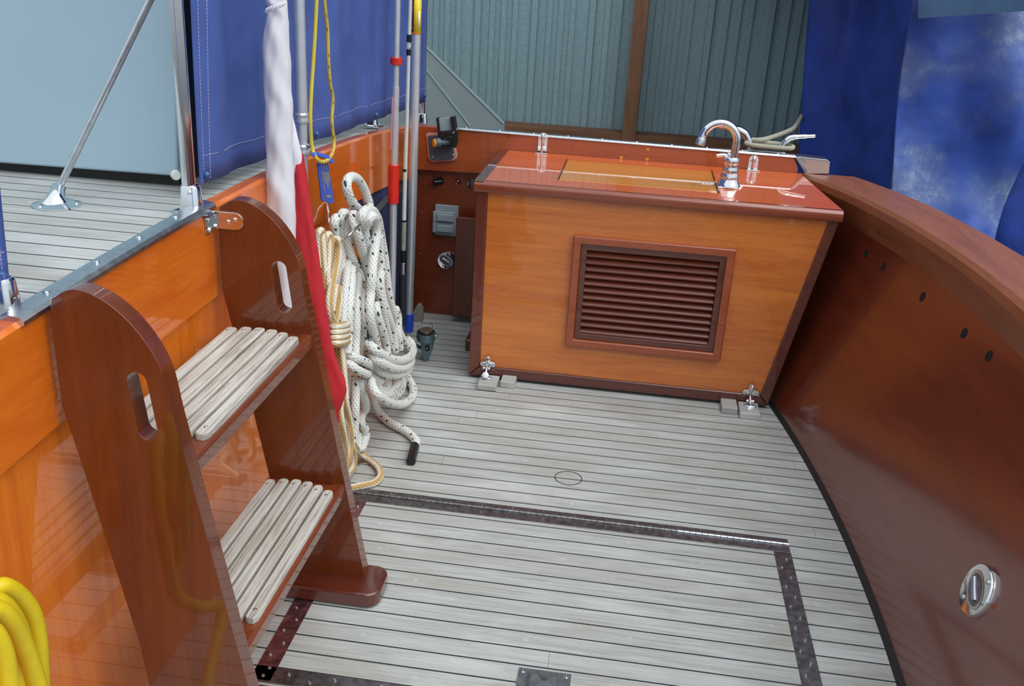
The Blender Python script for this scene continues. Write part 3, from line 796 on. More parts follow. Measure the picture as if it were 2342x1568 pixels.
pth.append((pth[-1][0] - 0.004, fy - 0.006, pth[-1][2] - 0.016))
bm = BM(); tube(bm, pth, 0.0124, 18, 4); obj('spout', bm, CHROME, t)
e = Vector(pth[-1]); d = (e - Vector(pth[-2])).normalized()
bm = BM(); lathe(bm, [(0.0, -0.004), (0.0132, -0.004), (0.0150, 0.002), (0.0150, 0.018), (0.011, 0.020), (0.0, 0.020)], e, d, 24); obj('aerator', bm, STEEL, t)
bm = BM(); tube(bm, [(fx - 0.014, fy + 0.012, fz + 0.094), (fx - 0.028, fy + 0.006, fz + 0.096), (fx - 0.050, fy - 0.002, fz + 0.094)], [0.009, 0.007], 12); bmesh.ops.create_uvsphere(bm, u_segments=14, v_segments=8, radius=0.009, matrix=Matrix.Translation((fx - 0.010, fy + 0.014, fz + 0.098))); obj('lever', bm, CHROME, t)

# ------------------------------------------------------------------ cleat and its line, corner fitting
t = thing('mooring_cleat', 'polished chrome horn cleat on the side rail behind the faucet', 'cleat', (0.46, 3.52, 0.655))
bm = BM(); box(bm, 0.3977, 0.5374, 3.50, 3.54, 0.655, 0.700); obj('base', bm, CHROME, t, bevel=0.004)
def horn(pts, r):
    bm = BM(); tube(bm, pts, r, 16, 6); 
    return obj('horn', bm, CHROME, t)
horn([(0.416, 3.52, 0.7051), (0.4033, 3.52, 0.729), (0.3876, 3.52, 0.7525), (0.3581, 3.52, 0.7657), (0.3239, 3.52, 0.7693), (0.2869, 3.52, 0.7695)], [0.012, 0.013, 0.014, 0.012, 0.009, 0.005])
horn([(0.5221, 3.52, 0.7134), (0.5313, 3.52, 0.7328), (0.5439, 3.52, 0.7492), (0.5701, 3.52, 0.7558), (0.6028, 3.52, 0.7599), (0.6339, 3.52, 0.7638)], [0.012, 0.012, 0.012, 0.010, 0.008, 0.003])
bm = BM()
xa, xb = 0.3855, 0.5591; zc = 0.7191
ring = [(xa + 0.006, 3.508, zc + .003), (xa + 0.03, 3.494, zc), ((xa + xb) / 2, 3.492, zc - .002), (xb - 0.02, 3.494, zc - .002), (xb - 0.002, 3.508, zc), (xb - 0.008, 3.535, zc + .002), ((xa + xb) / 2, 3.548, zc + .004), (xa + 0.02, 3.540, zc + .008), (xa + 0.02, 3.530, zc + .012),
        (0.4626, 3.54, 0.7365), (0.5794, 3.78, 0.7397), (0.6523, 4.1, 0.7212), (0.7301, 4.45, 0.7255), (0.8287, 4.75, 0.7789)]
tube(bm, ring, 0.0085, 12, 8); tag(obj('cleat_line', bm, ROPE_B), 'beige braided line looped round the chrome cleat on the rail', 'rope')
t = thing('corner_fitting', 'polished stainless corner fitting where side rail meets transom rail', 'fitting', (0.62, 3.42, 0.66))
bm = BM(); prism(bm, [(0.5745, 3.43, 0.6981), (0.6682, 3.43, 0.6965), (0.6803, 3.43, 0.6869), (0.6822, 3.43, 0.6504), (0.5998, 3.43, 0.6436)], (0, 0.05, 0)); obj('side_plate', bm, CHROME, t, bevel=0.004)
bm = BM(); prism(bm, [(0.5685, 3.425, 0.7031), (0.6667, 3.425, 0.7004), (0.6788, 3.425, 0.6907), (0.6769, 3.425, 0.6845), (0.6651, 3.425, 0.6927), (0.5727, 3.425, 0.6958)], (0, 0.06, 0)); obj('top_plate', bm, STEEL, t, bevel=0.001)
bm = BM(); prism(bm, [(0.5482, 3.372, 0.711), (0.5631, 3.372, 0.7092), (0.5974, 3.372, 0.67), (0.5993, 3.372, 0.6581), (0.5902, 3.372, 0.6603)], (0, 0.03, 0)); obj('end_plate', bm, STEEL, t, bevel=0.001)

# ------------------------------------------------------------------ things on the back panel and toe rail
t = thing('outlet_cover', 'grey weatherproof double outlet cover on the back panel', 'outlet', (-0.66, 3.40, 0.37))
q0, q1 = (-0.7025, 3.4, 0.4316), (-0.6149, 3.4, 0.3164)
bm = BM(); box(bm, q0[0], q1[0], 3.392, 3.404, q1[2], q0[2]); obj('plate', bm, GREYPL, t, bevel=0.003)
for zc_, nm in (((q0[2] * .62 + q1[2] * .38), 'flap'), ((q0[2] * .26 + q1[2] * .74), 'flap')):
    bm = BM(); box(bm, q0[0] - 0.006, q1[0] - 0.012, 3.384, 3.392, zc_ - 0.020, zc_ + 0.020); fl = obj('flap', bm, GREYPL, t, bevel=0.003)
    bm = BM(); box(bm, q0[0] + 0.012, q1[0] - 0.016, 3.374, 3.385, zc_ - 0.013, zc_ + 0.013); obj('flap_boss', bm, GREYPL, fl, bevel=0.003)
t = thing('indicator_light', 'small red indicator light with chrome bezel on the back panel', 'light', (-0.6227, 3.404, 0.5206))
c = Vector((-0.6227, 3.404, 0.5206))
bm = BM(); lathe(bm, [(0.006, 0), (0.0125, 0), (0.0125, 0.003), (0.009, 0.007), (0.007, 0.005)], c, (0, -1, 0), 24); obj('bezel', bm, CHROME, t)
bm = BM(); lathe(bm, [(0.0072, 0.0), (0.0072, 0.006), (0.004, 0.009), (0, 0.0098)], c, (0, -1, 0), 18); obj('lens', bm, LENS, t)
t = thing('rotary_switch', 'small black square switch panel beside the red indicator light', 'switch', (-0.5692, 3.404, 0.5202))
c = Vector((-0.5707, 3.404, 0.5185))
bm = BM(); box(bm, c.x - 0.015, c.x + 0.015, 3.399, 3.404, c.z - 0.016, c.z + 0.016); obj('plate', bm, BLACK, t, bevel=0.002)
bm = BM(); lathe(bm, [(0.009, 0), (0.009, 0.006), (0.007, 0.007), (0, 0.007)], c + Vector((0.002, -0.004, 0)), (0, -1, 0), 20); obj('knob', bm, CHARCOAL, t)
bm = BM(); box(bm, c.x - 0.0135, c.x - 0.0115, 3.3984, 3.3995, c.z - 0.010, c.z + 0.010); obj('scale_print', bm, WHITEPL, t)
bm = BM(); box(bm, c.x - 0.004, c.x + 0.006, 3.3984, 3.3995, c.z + 0.0115, c.z + 0.0135); box(bm, c.x - 0.004, c.x + 0.006, 3.3984, 3.3995, c.z - 0.0135, c.z - 0.0118); obj('scale_print', bm, WHITEPL, t)
t = thing('cable_socket', 'black capped cable socket set in a round hole of the back panel', 'socket', (-0.6893, 3.404, 0.5182))
c = Vector((-0.6877, 3.404, 0.5184))
bm = BM(); lathe(bm, [(0, 0.0006), (0.0135, 0.0006), (0.0145, 0.0014), (0.0145, 0)], c, (0, -1, 0), 24); obj('hole', bm, HOLE, t)
bm = BM(); lathe(bm, [(0, 0), (0.009, 0), (0.010, 0.006), (0.010, 0.022), (0.012, 0.024), (0.012, 0.030), (0.006, 0.032), (0, 0.032)], c + Vector((0.006, -0.002, -0.002)), (-0.86, -0.45, -0.1), 20); obj('cap', bm, BLACK, t)
bm = BM(); box(bm, c.x - 0.024, c.x - 0.012, 3.382, 3.392, c.z + 0.002, c.z + 0.014); obj('tab', bm, BLACK, t, bevel=0.002)

def recessed_pull(loc, n, r, label):
    t = thing('recessed_pull', label, 'round fitting', loc, None)
    c = Vector(loc); n = Vector(n).normalized()
    u = Vector((0, 0, 1)).cross(n).normalized(); w = n.cross(u)
    bm = BM(); lathe(bm, [(r, 0), (r, 0.008), (r * .96, 0.011), (r * .90, 0.0105), (r * .88, 0.0102), (0, 0.0102)], c, n, 40); obj('rim', bm, CHROME, t)
    # slanted oval thumb recess
    def P(a, b_, h): return c + u * a + w * b_ + n * h
    ca, sa = math.cos(1.05), math.sin(1.05)
    ring = []
    for k in range(28):
        an = 2 * PI * k / 28; ex, ey = r * 0.80 * math.cos(an), r * 0.52 * math.sin(an)
        ring.append((ex * sa + ey * ca, -ex * ca + ey * sa))
    bm = BM()
    loft(bm, [[P(a, b_, 0.0106) for a, b_ in ring], [P(a * .94, b_ * .94, 0.0110) for a, b_ in ring], [P(a * .86, b_ * .86, 0.0108) for a, b_ in ring]]); obj('recess_lip', bm, STEEL, t)
    bm = BM(); loft(bm, [[P(a * .84, b_ * .84, 0.0109) for a, b_ in ring], [P(a * .6, b_ * .6, 0.0112) for a, b_ in ring]]); obj('recess_cup', bm, STRIP, t)
    bm = BM(); tube(bm, [P(ring[0][0] * .6, ring[0][1] * .6, 0.012), P(0, 0, 0.0125), P(ring[14][0] * .6, ring[14][1] * .6, 0.012)], r * 0.10, 10, 4); obj('thumb_bar', bm, STEEL, t)
    for s in (1, -1): screw(t, P(0.74 * r * s * ca, 0.74 * r * s * sa, 0.0102), n, r * 0.10, STEEL)
    return t
pc = (0.6985, 1.5403, 0.2699)
recessed_pull(pc, (-0.958, 0.0, 0.287), 0.0492, 'round polished chrome recessed fitting low on the transom face')
recessed_pull((-0.6542, 3.404, 0.2198), (0, -1, 0), 0.034, 'round chrome recessed fitting on the back panel below the outlet cover')

# wooden board standing between back panel and cabinet
bm = BM(); prism(bm, [(-0.611, 3.33, 0.4056), (-0.5356, 3.33, 0.4074), (-0.5264, 3.33, 0.0275), (-0.6133, 3.33, 0.0255)], (0, 0.02, 0)); tag(obj('wooden_board', bm, wood('worn_board', srgb(84, 38, 24), srgb(128, 70, 50), (30, 30, 3), coat=0.5, coat_rough=0.3), bevel=0.003), 'narrow upright mahogany board behind the left edge of the sink cabinet', 'board')
bm = BM(); box(bm, -0.515, -0.47, 3.06, 3.24, 0.0, 0.045); tag(obj('wooden_chock', bm, DARKWOOD, bevel=0.008), 'low dark wooden chock on the deck beside the sink cabinet', 'chock')

t = thing('swivel_mount', 'black swivel mount with yellow knob and pink-rimmed plate on the rail', 'bracket', (-0.6802, 3.375, 0.6404))
bm = BM()
pl_ = [(-0.7355, 3.36, 0.6913), (-0.7261, 3.36, 0.6951), (-0.6471, 3.36, 0.695), (-0.6371, 3.36, 0.6804), (-0.6212, 3.36, 0.629), (-0.6222, 3.36, 0.6133), (-0.6346, 3.36, 0.6029), (-0.7077, 3.36, 0.5923), (-0.7207, 3.36, 0.5991), (-0.7257, 3.36, 0.6081)]
prism(bm, pl_, (0, 0.014, 0)); mp = obj('backing_plate', bm, PINKRIM, t, bevel=0.003)
bm = BM()
c = Vector((sum(p[0] for p in pl_) / 10, 3.36, sum(p[2] for p in pl_) / 10))
prism(bm, [(c.x + (p[0] - c.x) * .86, 3.352, c.z + (p[2] - c.z) * .86) for p in pl_], (0, 0.008, 0)); obj('mount_plate', bm, CHARCOAL, t, bevel=0.003)
for p in ((-0.7066, 3.352, 0.6142), (-0.6322, 3.352, 0.6264)): screw(t, p, (0, -1, 0), 0.005)
kx = Vector((-0.6639, 3.33, 0.6709))
bm = BM(); lathe(bm, [(0, -0.034), (0.017, -0.034), (0.019, -0.030), (0.019, -0.016), (0.012, -0.014), (0.012, 0.016), (0.018, 0.018), (0.018, 0.034), (0, 0.035)], kx, (0.82, 0.56, 0.03), 26); obj('pivot_barrel', bm, CHARCOAL, t)
bm = BM(); lathe(bm, [(0, -0.040), (0.012, -0.040), (0.015, -0.037), (0.015, -0.033)], kx, (0.82, 0.56, 0.03), 26); obj('knob', bm, YKNOB, t)
bm = BM(); lathe(bm, [(0.0, 0), (0.020, 0), (0.019, 0.012), (0.014, 0.02), (0, 0.02)], (kx.x + .003, 3.353, kx.z - 0.006), (0, -1, 0), 26); obj('swivel_boss', bm, CHARCOAL, t)
bm = BM()
hd = [(-0.6838, 3.315, 0.7099), (-0.6141, 3.315, 0.7198), (-0.6127, 3.315, 0.6789), (-0.6183, 3.315, 0.6587), (-0.6775, 3.315, 0.6494), (-0.6826, 3.315, 0.6659)]
ho = [(-0.6708, 3.315, 0.6912), (-0.6336, 3.315, 0.6971), (-0.6324, 3.315, 0.6621), (-0.6699, 3.315, 0.6577)]
prism(bm, hd, (0, 0.022, 0), [ho]); obj('clamp_head', bm, BLACK, t, bevel=0.0015)
bm = BM()
prism(bm, [(-0.6923, 3.32, 0.7553), (-0.6845, 3.32, 0.7559), (-0.677, 3.32, 0.7082), (-0.6847, 3.32, 0.706)], (0, 0.03, 0)); obj('cheek', bm, BLACK, t, bevel=0.0015); bm = BM(); prism(bm, [(-0.6428, 3.32, 0.762), (-0.6274, 3.32, 0.7647), (-0.618, 3.32, 0.7157), (-0.6335, 3.32, 0.713)], (0, 0.03, 0)); obj('cheek', bm, BLACK, t, bevel=0.0015)
bm = BM(); prism(bm, [(-0.6891, 3.335, 0.7519), (-0.6426, 3.335, 0.7599), (-0.6349, 3.335, 0.7121), (-0.6816, 3.335, 0.7055)], (0, 0.006, 0)); obj('back_plate', bm, GREYPL, t, bevel=0.001)
screw(t, (-0.6276, 3.314, 0.7113), (0, -1, 0), 0.004, STEEL)

# ------------------------------------------------------------------ stanchions, stay, canvas weather cloths
def stanchion(label, base, ztop, big=True, grp='chrome stanchions along the side deck edge'):
    x, y, z = base
    t = thing('stanchion', label, 'stanchion', base, grp)
    bm = BM(); lathe(bm, [(0.0, 0), (0.034, 0), (0.034, 0.004), (0.030, 0.006), (0, 0.006)], base, (0, 0, 1), 28, squash=((1, 0, 0), (0, 1, 0), 1.15, .9)); fl = obj('flange', bm, CHROME, t)
    for an in (0.9, 2.3, 4.0, 5.4): screw(fl, (x + 0.031 * math.cos(an), y + 0.024 * math.sin(an), z + 0.005), (0, 0, 1), 0.0035)
    bm = BM()
    rows = []
    for h, w in ((0.005, 0.0210), (0.012, 0.0195), (0.050, 0.0165), (0.055, 0.0145)):
        rows.append([(x + sx, y + sy, z + h) for sx, sy in [(w * (abs(math.cos(a)) ** .5) * (1 if math.cos(a) >= 0 else -1), w * .85 * (abs(math.sin(a)) ** .5) * (1 if math.sin(a) >= 0 else -1)) for a in (2 * PI * k / 24 for k in range(24))]])
    loft(bm, rows); so = obj('socket', bm, CHROME, t, bevel=0.001)
    screw(so, (x + 0.004, y - 0.0145, z + 0.044), (0, -1, 0), 0.0045)
    bm = BM(); tube(bm, [(x - 0.003, y, z + 0.05), (x - 0.003, y, ztop)], 0.0125, 20, 1); obj('post', bm, CHROME, t)
    return t
stanchion('chrome stanchion between deckhouse panel and left edge of the navy canvas', (-0.7977, 1.642, 0.8076), 1.5)
stanchion('chrome stanchion at the lower left edge of the photo', (-0.8182, 1.1144, 0.7924), 0.842)
stanchion('chrome stanchion base half hidden under the middle of the navy canvas', (-0.868, 3.13, 0.743), 1.5)
stanchion('chrome stanchion at the far corner under the end of the navy canvas', (-0.846, 3.8, 0.64), 1.5)

t = thing('stay', 'slanting stainless stay rod with flared chrome foot on the side deck', 'stay', (-1.0549, 1.6246, 0.8074))
b0 = Vector((-1.0514, 1.619, 0.8073)); top = Vector((-0.8719, 1.69, 1.1769)); near = Vector((-1.0607, 1.645, 0.8323))
dr = (top - near).normalized()
bm = BM(); lathe(bm, [(0, 0), (0.042, 0), (0.043, 0.003), (0.034, 0.006), (0.024, 0.0095), (0, 0.0095)], b0, (0, 0, 1), 32)
cp = []
for i in range(17):
    s_ = i / 16; p_ = (b0 + Vector((0, 0, 0.006))) * (1 - s_) ** 2 + (b0 + Vector((0.002, 0, 0.022))) * 2 * s_ * (1 - s_) + near * s_ ** 2
    cp.append(p_)
tube(bm, cp, [0.0132 + 0.0165 * (1 - i / 16) ** 4 for i in range(17)], 28, 1); ft = obj('foot', bm, CHROME, t)
for an in (0.2, 2.2, 4.4): screw(ft, b0 + Vector((0.036 * math.cos(an), 0.036 * math.sin(an), 0.004)), (0, 0, 1), 0.004)
bm = BM(); tube(bm, [near - dr * 0.012, near + dr * 0.66], 0.0066, 16, 1); obj('rod', bm, STEEL, t)

def canvas(label, y0, y1, z_hi, zlo, studs, seed=0.0, X0=-0.83):
    t = thing('weather_cloth', label, 'canvas', (X0, (y0 + y1) / 2, zlo((y0 + y1) / 2)), 'navy weather cloths along the side deck')
    def xoff(y, z):
        k = min(1, max(0, (z - zlo(y)) * 3))
        return X0 + (0.4 + 0.6 * k) * (0.013 * math.sin(y * 15 + seed) + 0.009 * math.sin(y * 34 + 1 + seed + z) + 0.006 * math.sin(y * 9 + z * 3))
    bm = BM(); rows = []
    for j in range(19):
        row = []
        for i in range(91):
            y = y0 + (y1 - y0) * i / 90
            z = zlo(y) + (z_hi - zlo(y)) * j / 18
            row.append((xoff(y, z), y, z))
        rows.append(row)
    sheet(bm, rows); cl = obj('cloth', bm, NAVY, t, solid=0.003)
    bm = BM()
    tube(bm, [(xoff(y0, zlo(y0) + .35 * i / 6.0 * 1.6) + 0.002, y0 + 0.002 + 0.0, zlo(y0) + (z_hi - zlo(y0)) * i / 6) for i in range(7)], 0.0042, 8, 2); obj('edge_roll', bm, NAVY, cl)
    def seam(f):
        bm = BM(); pts = f()
        k = 0
        n = len(pts)
        for a, b_ in zip(pts[::1], pts[1::1]):
            d = (Vector(b_) - Vector(a))
            m = max(1, int(d.length / 0.006))
            for q in range(m):
                s = Vector(a) + d * (q / m); e = Vector(a) + d * ((q + 0.72) / m)
                tube(bm, [s, e], 0.00065, 4, 1, closed_ends=False)
        return obj('stitching', bm, THREAD, cl)
    seam(lambda: [(xoff(y, zlo(y) + 0.052) + 0.0022, y, zlo(y) + 0.052) for y in (y0 + 0.004 + (y1 - y0 - 0.008) * i / 40 for i in range(41))])
    for e in (0.012, 0.034):
        seam(lambda: [(xoff(y0 + e, z) + 0.0022, y0 + e, z) for z in (zlo(y0) + 0.003 + (z_hi - zlo(y0)) * i / 14 for i in range(15))])
    seam(lambda: [(xoff(y1 - 0.012, z) + 0.0022, y1 - 0.012, z) for z in (zlo(y1) + 0.003 + (z_hi - zlo(y1)) * i / 14 for i in range(15))])
    for (y, dz) in studs:
        bm = BM(); lathe(bm, [(0, 0), (0.009, 0), (0.0095, 0.003), (0.007, 0.010), (0.003, 0.013), (0, 0.013)], (xoff(y, zlo(y) + dz), y, zlo(y) + dz), (1, -0.3, 0), 18); obj('snap_stud', bm, STUD, cl)
canvas('long navy canvas weather cloth hanging between the stanchions behind the poles', 1.752, 3.79, 1.5, lambda y: 0.842 - 0.0415 * (y - 1.72) if y < 2.1 else 0.826 - 0.049 * (y - 2.1), [(1.768, 0.014), (2.46, 0.016), (3.03, 0.016), (3.765, 0.026)])
canvas('navy canvas weather cloth corner cut off by the left edge of the photo', 0.2, 1.198, 1.5, lambda y: 0.804 + 0.0 * y, [(1.182, 0.020), (0.5, 0.02)], 2.0, -0.875)

# pale deckhouse panel and its dark kick space
t = thing('deckhouse', 'large pale grey deckhouse panel standing on the teak side deck behind the stay', 'deckhouse', (-1.6, 1.85, 0.80))
bm = BM(); prism(bm, [(-2.2187, 1.82, 0.8186), (-0.9103, 1.82, 0.8328), (-0.8736, 1.82, 1.3969), (-2.0433, 1.82, 1.3462)], (0, 0.03, 0)); obj('wall_panel', bm, WHITEPAINT, t, bevel=0.006)
bm = BM(); box(bm, -2.6, -0.925, 1.852, 2.0, 0.785, 1.5); obj('kick_board', bm, plain('dark_kick', srgb(50, 50, 46), 0.7, var=0.15), t)  # dark board closing the gap below the panel
bm = BM(); lathe(bm, [(0, 0), (0.0085, 0), (0.010, 0.004), (0.010, 0.012), (0.008, 0.016), (0, 0.016)], (-0.8954, 1.78, 0.8473), (0.6, -0.8, 0), 20); obj('corner_cap', bm, WHITEPL, t)

# ------------------------------------------------------------------ flag and flag staff
t = thing('flag_staff', 'telescopic aluminium staff standing right behind the furled flag', 'pole', (-0.735, 2.0721357, 0.0))
fp = Vector((-0.735, 2.0721357, 0.0))
bm = BM(); tube(bm, [(fp.x, fp.y, 0.935), (fp.x, fp.y, 1.75)], 0.0132, 22, 1); obj('upper_tube', bm, ALU, t)
bm = BM(); tube(bm, [(fp.x, fp.y, 0.004), (fp.x + 0.0, fp.y, 0.94)], 0.0112, 22, 1); obj('lower_tube', bm, ALU, t)
for z, w in ((0.918, 0.0), (0.848, 0.0)):
    bm = BM(); lathe(bm, [(0.0112, -0.001), (0.0145, 0), (0.0155, 0.004), (0.0145, 0.008), (0.0145, 0.014), (0.0155, 0.018), (0.0135, 0.022)], (fp.x, fp.y, z), (0, 0, 1), 24); obj('collar', bm, ALU, t)
bm = BM(); lathe(bm, [(0, 0), (0.005, 0), (0.005, 0.006), (0, 0.007)], (fp.x + 0.012, fp.y - 0.004, 0.868), (0.9, -0.4, 0), 12); obj('lock_button', bm, STEEL, t)

t = thing('furled_flag', 'red and white flag furled and hanging beside the ladder', 'flag', (-0.7435, 1.95, 0.8243))
def furl(rows, depth, seg=40, wr=0.10, ph=0.0, tw=1.0):
    out = []
    for j, (l, r) in enumerate(rows):
        l, r = Vector(l), Vector(r); c = (l + r) / 2; h = (r - l) / 2; d = Vector((0.1, -1, 0)).normalized() * min(depth, h.length * 1.1)
        ring = []
        for k in range(seg):
            a = 2 * PI * k / seg
            w = 1 + wr * math.sin(3 * a + j * 0.42 * tw + ph) * (0.3 + abs(math.sin(a))) + wr * 0.5 * math.sin(7 * a - j * 0.3 * tw + ph)
            ring.append(c + h * math.cos(a) * (1 + wr * 0.25 * math.sin(5 * a + j)) + d * math.sin(a) * w)
        out.append(ring)
    return out
def dens(rows, n=6):
    L = smooth_path([r[0] for r in rows], n); R = smooth_path([r[1] for r in rows], n); return list(zip(L, R))
wrow = [((-0.7455, 1.95, 1.4365), (-0.7126, 1.95, 1.4378)), ((-0.7555, 1.95, 1.3215), (-0.713, 1.95, 1.3236)), ((-0.7621, 1.95, 1.2092), (-0.7159, 1.95, 1.2119)), ((-0.7608, 1.95, 1.1764), (-0.7161, 1.95, 1.1791)), ((-0.7558, 1.95, 1.1634), (-0.7156, 1.95, 1.1658)), ((-0.7574, 1.95, 1.1483), (-0.7152, 1.95, 1.1509)), ((-0.7629, 1.95, 1.1262), (-0.7141, 1.95, 1.1292)), ((-0.769, 1.95, 1.0918), (-0.7143, 1.95, 1.0953)), ((-0.7699, 1.95, 1.0486), (-0.712, 1.95, 1.0525)), ((-0.7708, 1.95, 1.0047), (-0.7134, 1.95, 1.0088)), ((-0.7686, 1.95, 0.9693), (-0.7107, 1.95, 0.9735)), ((-0.7718, 1.95, 0.9148), (-0.7124, 1.95, 0.9194)), ((-0.7709, 1.95, 0.8688), (-0.7148, 1.95, 0.8733)), ((-0.7738, 1.95, 0.8218), (-0.7124, 1.95, 0.8268)), ((-0.7744, 1.95, 0.7836), (-0.7116, 1.95, 0.789)), ((-0.7798, 1.95, 0.7251), (-0.7114, 1.95, 0.7312)), ((-0.7813, 1.95, 0.6656), (-0.7132, 1.95, 0.6719)), ((-0.7798, 1.95, 0.6052), (-0.717, 1.95, 0.6112)), ((-0.7771, 1.95, 0.5226), (-0.7175, 1.95, 0.5287)), ((-0.7734, 1.95, 0.4593), (-0.7194, 1.95, 0.4651))]
bm = BM(); loft(bm, furl(dens(wrow), 0.032, wr=0.06)); obj('white_field', bm, FLAG_W, t, angle=80)
bm = BM()
# ruffle where the cord gathers the cloth
g = Vector((-0.7263, 1.92, 1.1629))
pts = []
for k in range(19):
    s = k / 18
    pts.append((g.x - 0.020 + 0.040 * s, 1.916 - 0.012 * math.sin(PI * s), g.z - 0.008 + 0.018 * s + 0.004 * (k % 2)))
tube(bm, pts, 0.0035, 8, 3); obj('gathered_fold', bm, FLAG_W, t)
trow = [((-0.7234, 1.97, 0.9502), (-0.7187, 1.97, 0.9505)), ((-0.7246, 1.97, 0.9154), (-0.7111, 1.97, 0.9164)), ((-0.7258, 1.97, 0.8782), (-0.7034, 1.97, 0.88)), ((-0.7267, 1.97, 0.8482), (-0.6975, 1.97, 0.8505)), ((-0.7273, 1.97, 0.8292), (-0.7019, 1.97, 0.8313))]
bm = BM(); loft(bm, furl(dens(trow, 4), 0.012, 20, 0.04)); obj('white_field', bm, FLAG_W, t, angle=80)
rrow = [((-0.7016, 1.972, 0.8686), (-0.6977, 1.972, 0.8689)), ((-0.7177, 1.972, 0.8485), (-0.6953, 1.972, 0.8503)), ((-0.7214, 1.972, 0.8217), (-0.6911, 1.972, 0.8242)), ((-0.7223, 1.972, 0.7929), (-0.6879, 1.972, 0.7958)), ((-0.7238, 1.972, 0.7443), (-0.6831, 1.972, 0.7479)), ((-0.7267, 1.972, 0.6847), (-0.6745, 1.972, 0.6895)), ((-0.7228, 1.972, 0.6143), (-0.6649, 1.972, 0.6198)), ((-0.7167, 1.972, 0.5423), (-0.6551, 1.972, 0.5485)), ((-0.7078, 1.972, 0.4903), (-0.6489, 1.972, 0.4964)), ((-0.7012, 1.972, 0.4262), (-0.6406, 1.972, 0.4328)), ((-0.692, 1.972, 0.3722), (-0.6247, 1.972, 0.3798)), ((-0.6823, 1.972, 0.3331), (-0.6093, 1.972, 0.3415)), ((-0.6745, 1.972, 0.3012), (-0.6107, 1.972, 0.3087)), ((-0.6624, 1.972, 0.2649), (-0.625, 1.972, 0.2694)), ((-0.6541, 1.972, 0.2498), (-0.6348, 1.972, 0.2521))]
bm = BM(); loft(bm, furl(dens(rrow, 5), 0.020, 36, 0.10, 1.0, 0.6)); obj('red_field', bm, FLAG_R, t, angle=80)
hrow = [((-0.6462, 1.955, 0.2658), (-0.6207, 1.955, 0.2688)), ((-0.6464, 1.955, 0.252), (-0.6209, 1.955, 0.2551)), ((-0.6444, 1.955, 0.243), (-0.621, 1.955, 0.2459))]
bm = BM(); loft(bm, furl(hrow, 0.004, 16, 0.02)); obj('hem', bm, FLAG_R, t)

# ------------------------------------------------------------------ poles and rod in the corner
def line_pole(bm, pts, r, seg=20): tube(bm, pts, r, seg, 1)
t = thing('boat_hook_pole', 'telescopic aluminium pole with red collar and red sleeve, left of the fishing rod', 'pole', (-0.7134, 2.8, 0.0856))
bm = BM(); tube(bm, [(-0.7033, 2.8, 1.6162), (-0.7031, 2.8, 1.1569), (-0.7057, 2.8, 0.9156)], 0.0094, 18, 1); obj('upper_tube', bm, ALU, t)
bm = BM(); tube(bm, [(-0.7058, 2.8, 0.9181), (-0.709, 2.8, 0.6311), (-0.7102, 2.8, 0.382), (-0.7134, 2.8, 0.0856)], 0.0112, 18, 1); obj('lower_tube', bm, ALU, t)
bm = BM(); tube(bm, [(-0.7045, 2.8, 1.0007), (-0.7048, 2.8, 0.9799)], 0.0175, 22, 1); obj('collar', bm, RED, t, bevel=0.002)
bm = BM(); tube(bm, [(-0.7089, 2.8, 0.6897), (-0.7093, 2.8, 0.6777), (-0.7095, 2.8, 0.6551), (-0.7094, 2.8, 0.6042), (-0.7097, 2.8, 0.5716)], 0.0165, 22, 1); obj('sleeve', bm, RED, t, bevel=0.0015)
bm = BM(); tube(bm, [(-0.7123, 2.788, 0.8891), (-0.7163, 2.788, 0.7384)], 0.0018, 8, 1); obj('side_label', bm, LABELP, t)

t = thing('aluminium_pole', 'thick aluminium pole with blue ribbed foot and yellow label, right of the fishing rod', 'pole', (-0.7314, 3.12, 0.0295))
ax = [(-0.7178, 3.12, 1.6577), (-0.7217, 3.12, 1.0407), (-0.7249, 3.12, 0.5031), (-0.7297, 3.12, 0.1244), (-0.7314, 3.12, 0.0295)]
bm = BM(); tube(bm, ax, [0.0158, 0.0158, 0.0152, 0.0142, 0.0140], 26, 1); obj('tube', bm, ALU, t)
a, b_ = Vector((-0.7299, 3.12, 0.098)), Vector((-0.7314, 3.12, 0.0295)); d = (b_ - a).normalized(); L = (b_ - a).length
bm = BM(); prof_ = [(0.0, 0)]
for k in range(10):
    prof_ += [(0.0168, L * k / 10), (0.0178, L * (k + .3) / 10), (0.0168, L * (k + .6) / 10)]
prof_ += [(0.0168, L), (0, L)]
lathe(bm, prof_, a, d, 26); obj('foot_cap', bm, BLUEPL, t)
# wrapped label with its bands
A = Vector((-0.7212, 3.12, 1.173)); B = Vector((-0.7217, 3.12, 1.0447))
def wrap(p, q, r, a0, a1, mat, name):
    bm = BM(); d = (q - p).normalized(); u = Vector((1, 0, 0)); u = (u - d * u.dot(d)).normalized(); w = d.cross(u)
    if w.y > 0: w = -w
    rows = []
    for P_ in (p, q): rows.append([P_ + (u * math.cos(a) + w * math.sin(a)) * r for a in (a0 + (a1 - a0) * k / 14 for k in range(15))])
    sheet(bm, rows); return obj(name, bm, mat, t, solid=0.0003)
wrap(A, B, 0.0162, 0.0, 2 * PI, LABELY, 'label')
wrap(A, A.lerp(B, 0.94), 0.0165, 1.85, 3.0, LABELB, 'label_band')
wrap(A.lerp(B, 0.45), A.lerp(B, 0.86), 0.0165, 0.55, 0.95, LABELW, 'label_band')
wrap(A.lerp(B, 0.972), A.lerp(B, 1.0), 0.0166, 0.0, 2 * PI, ORANGEST, 'label_band')
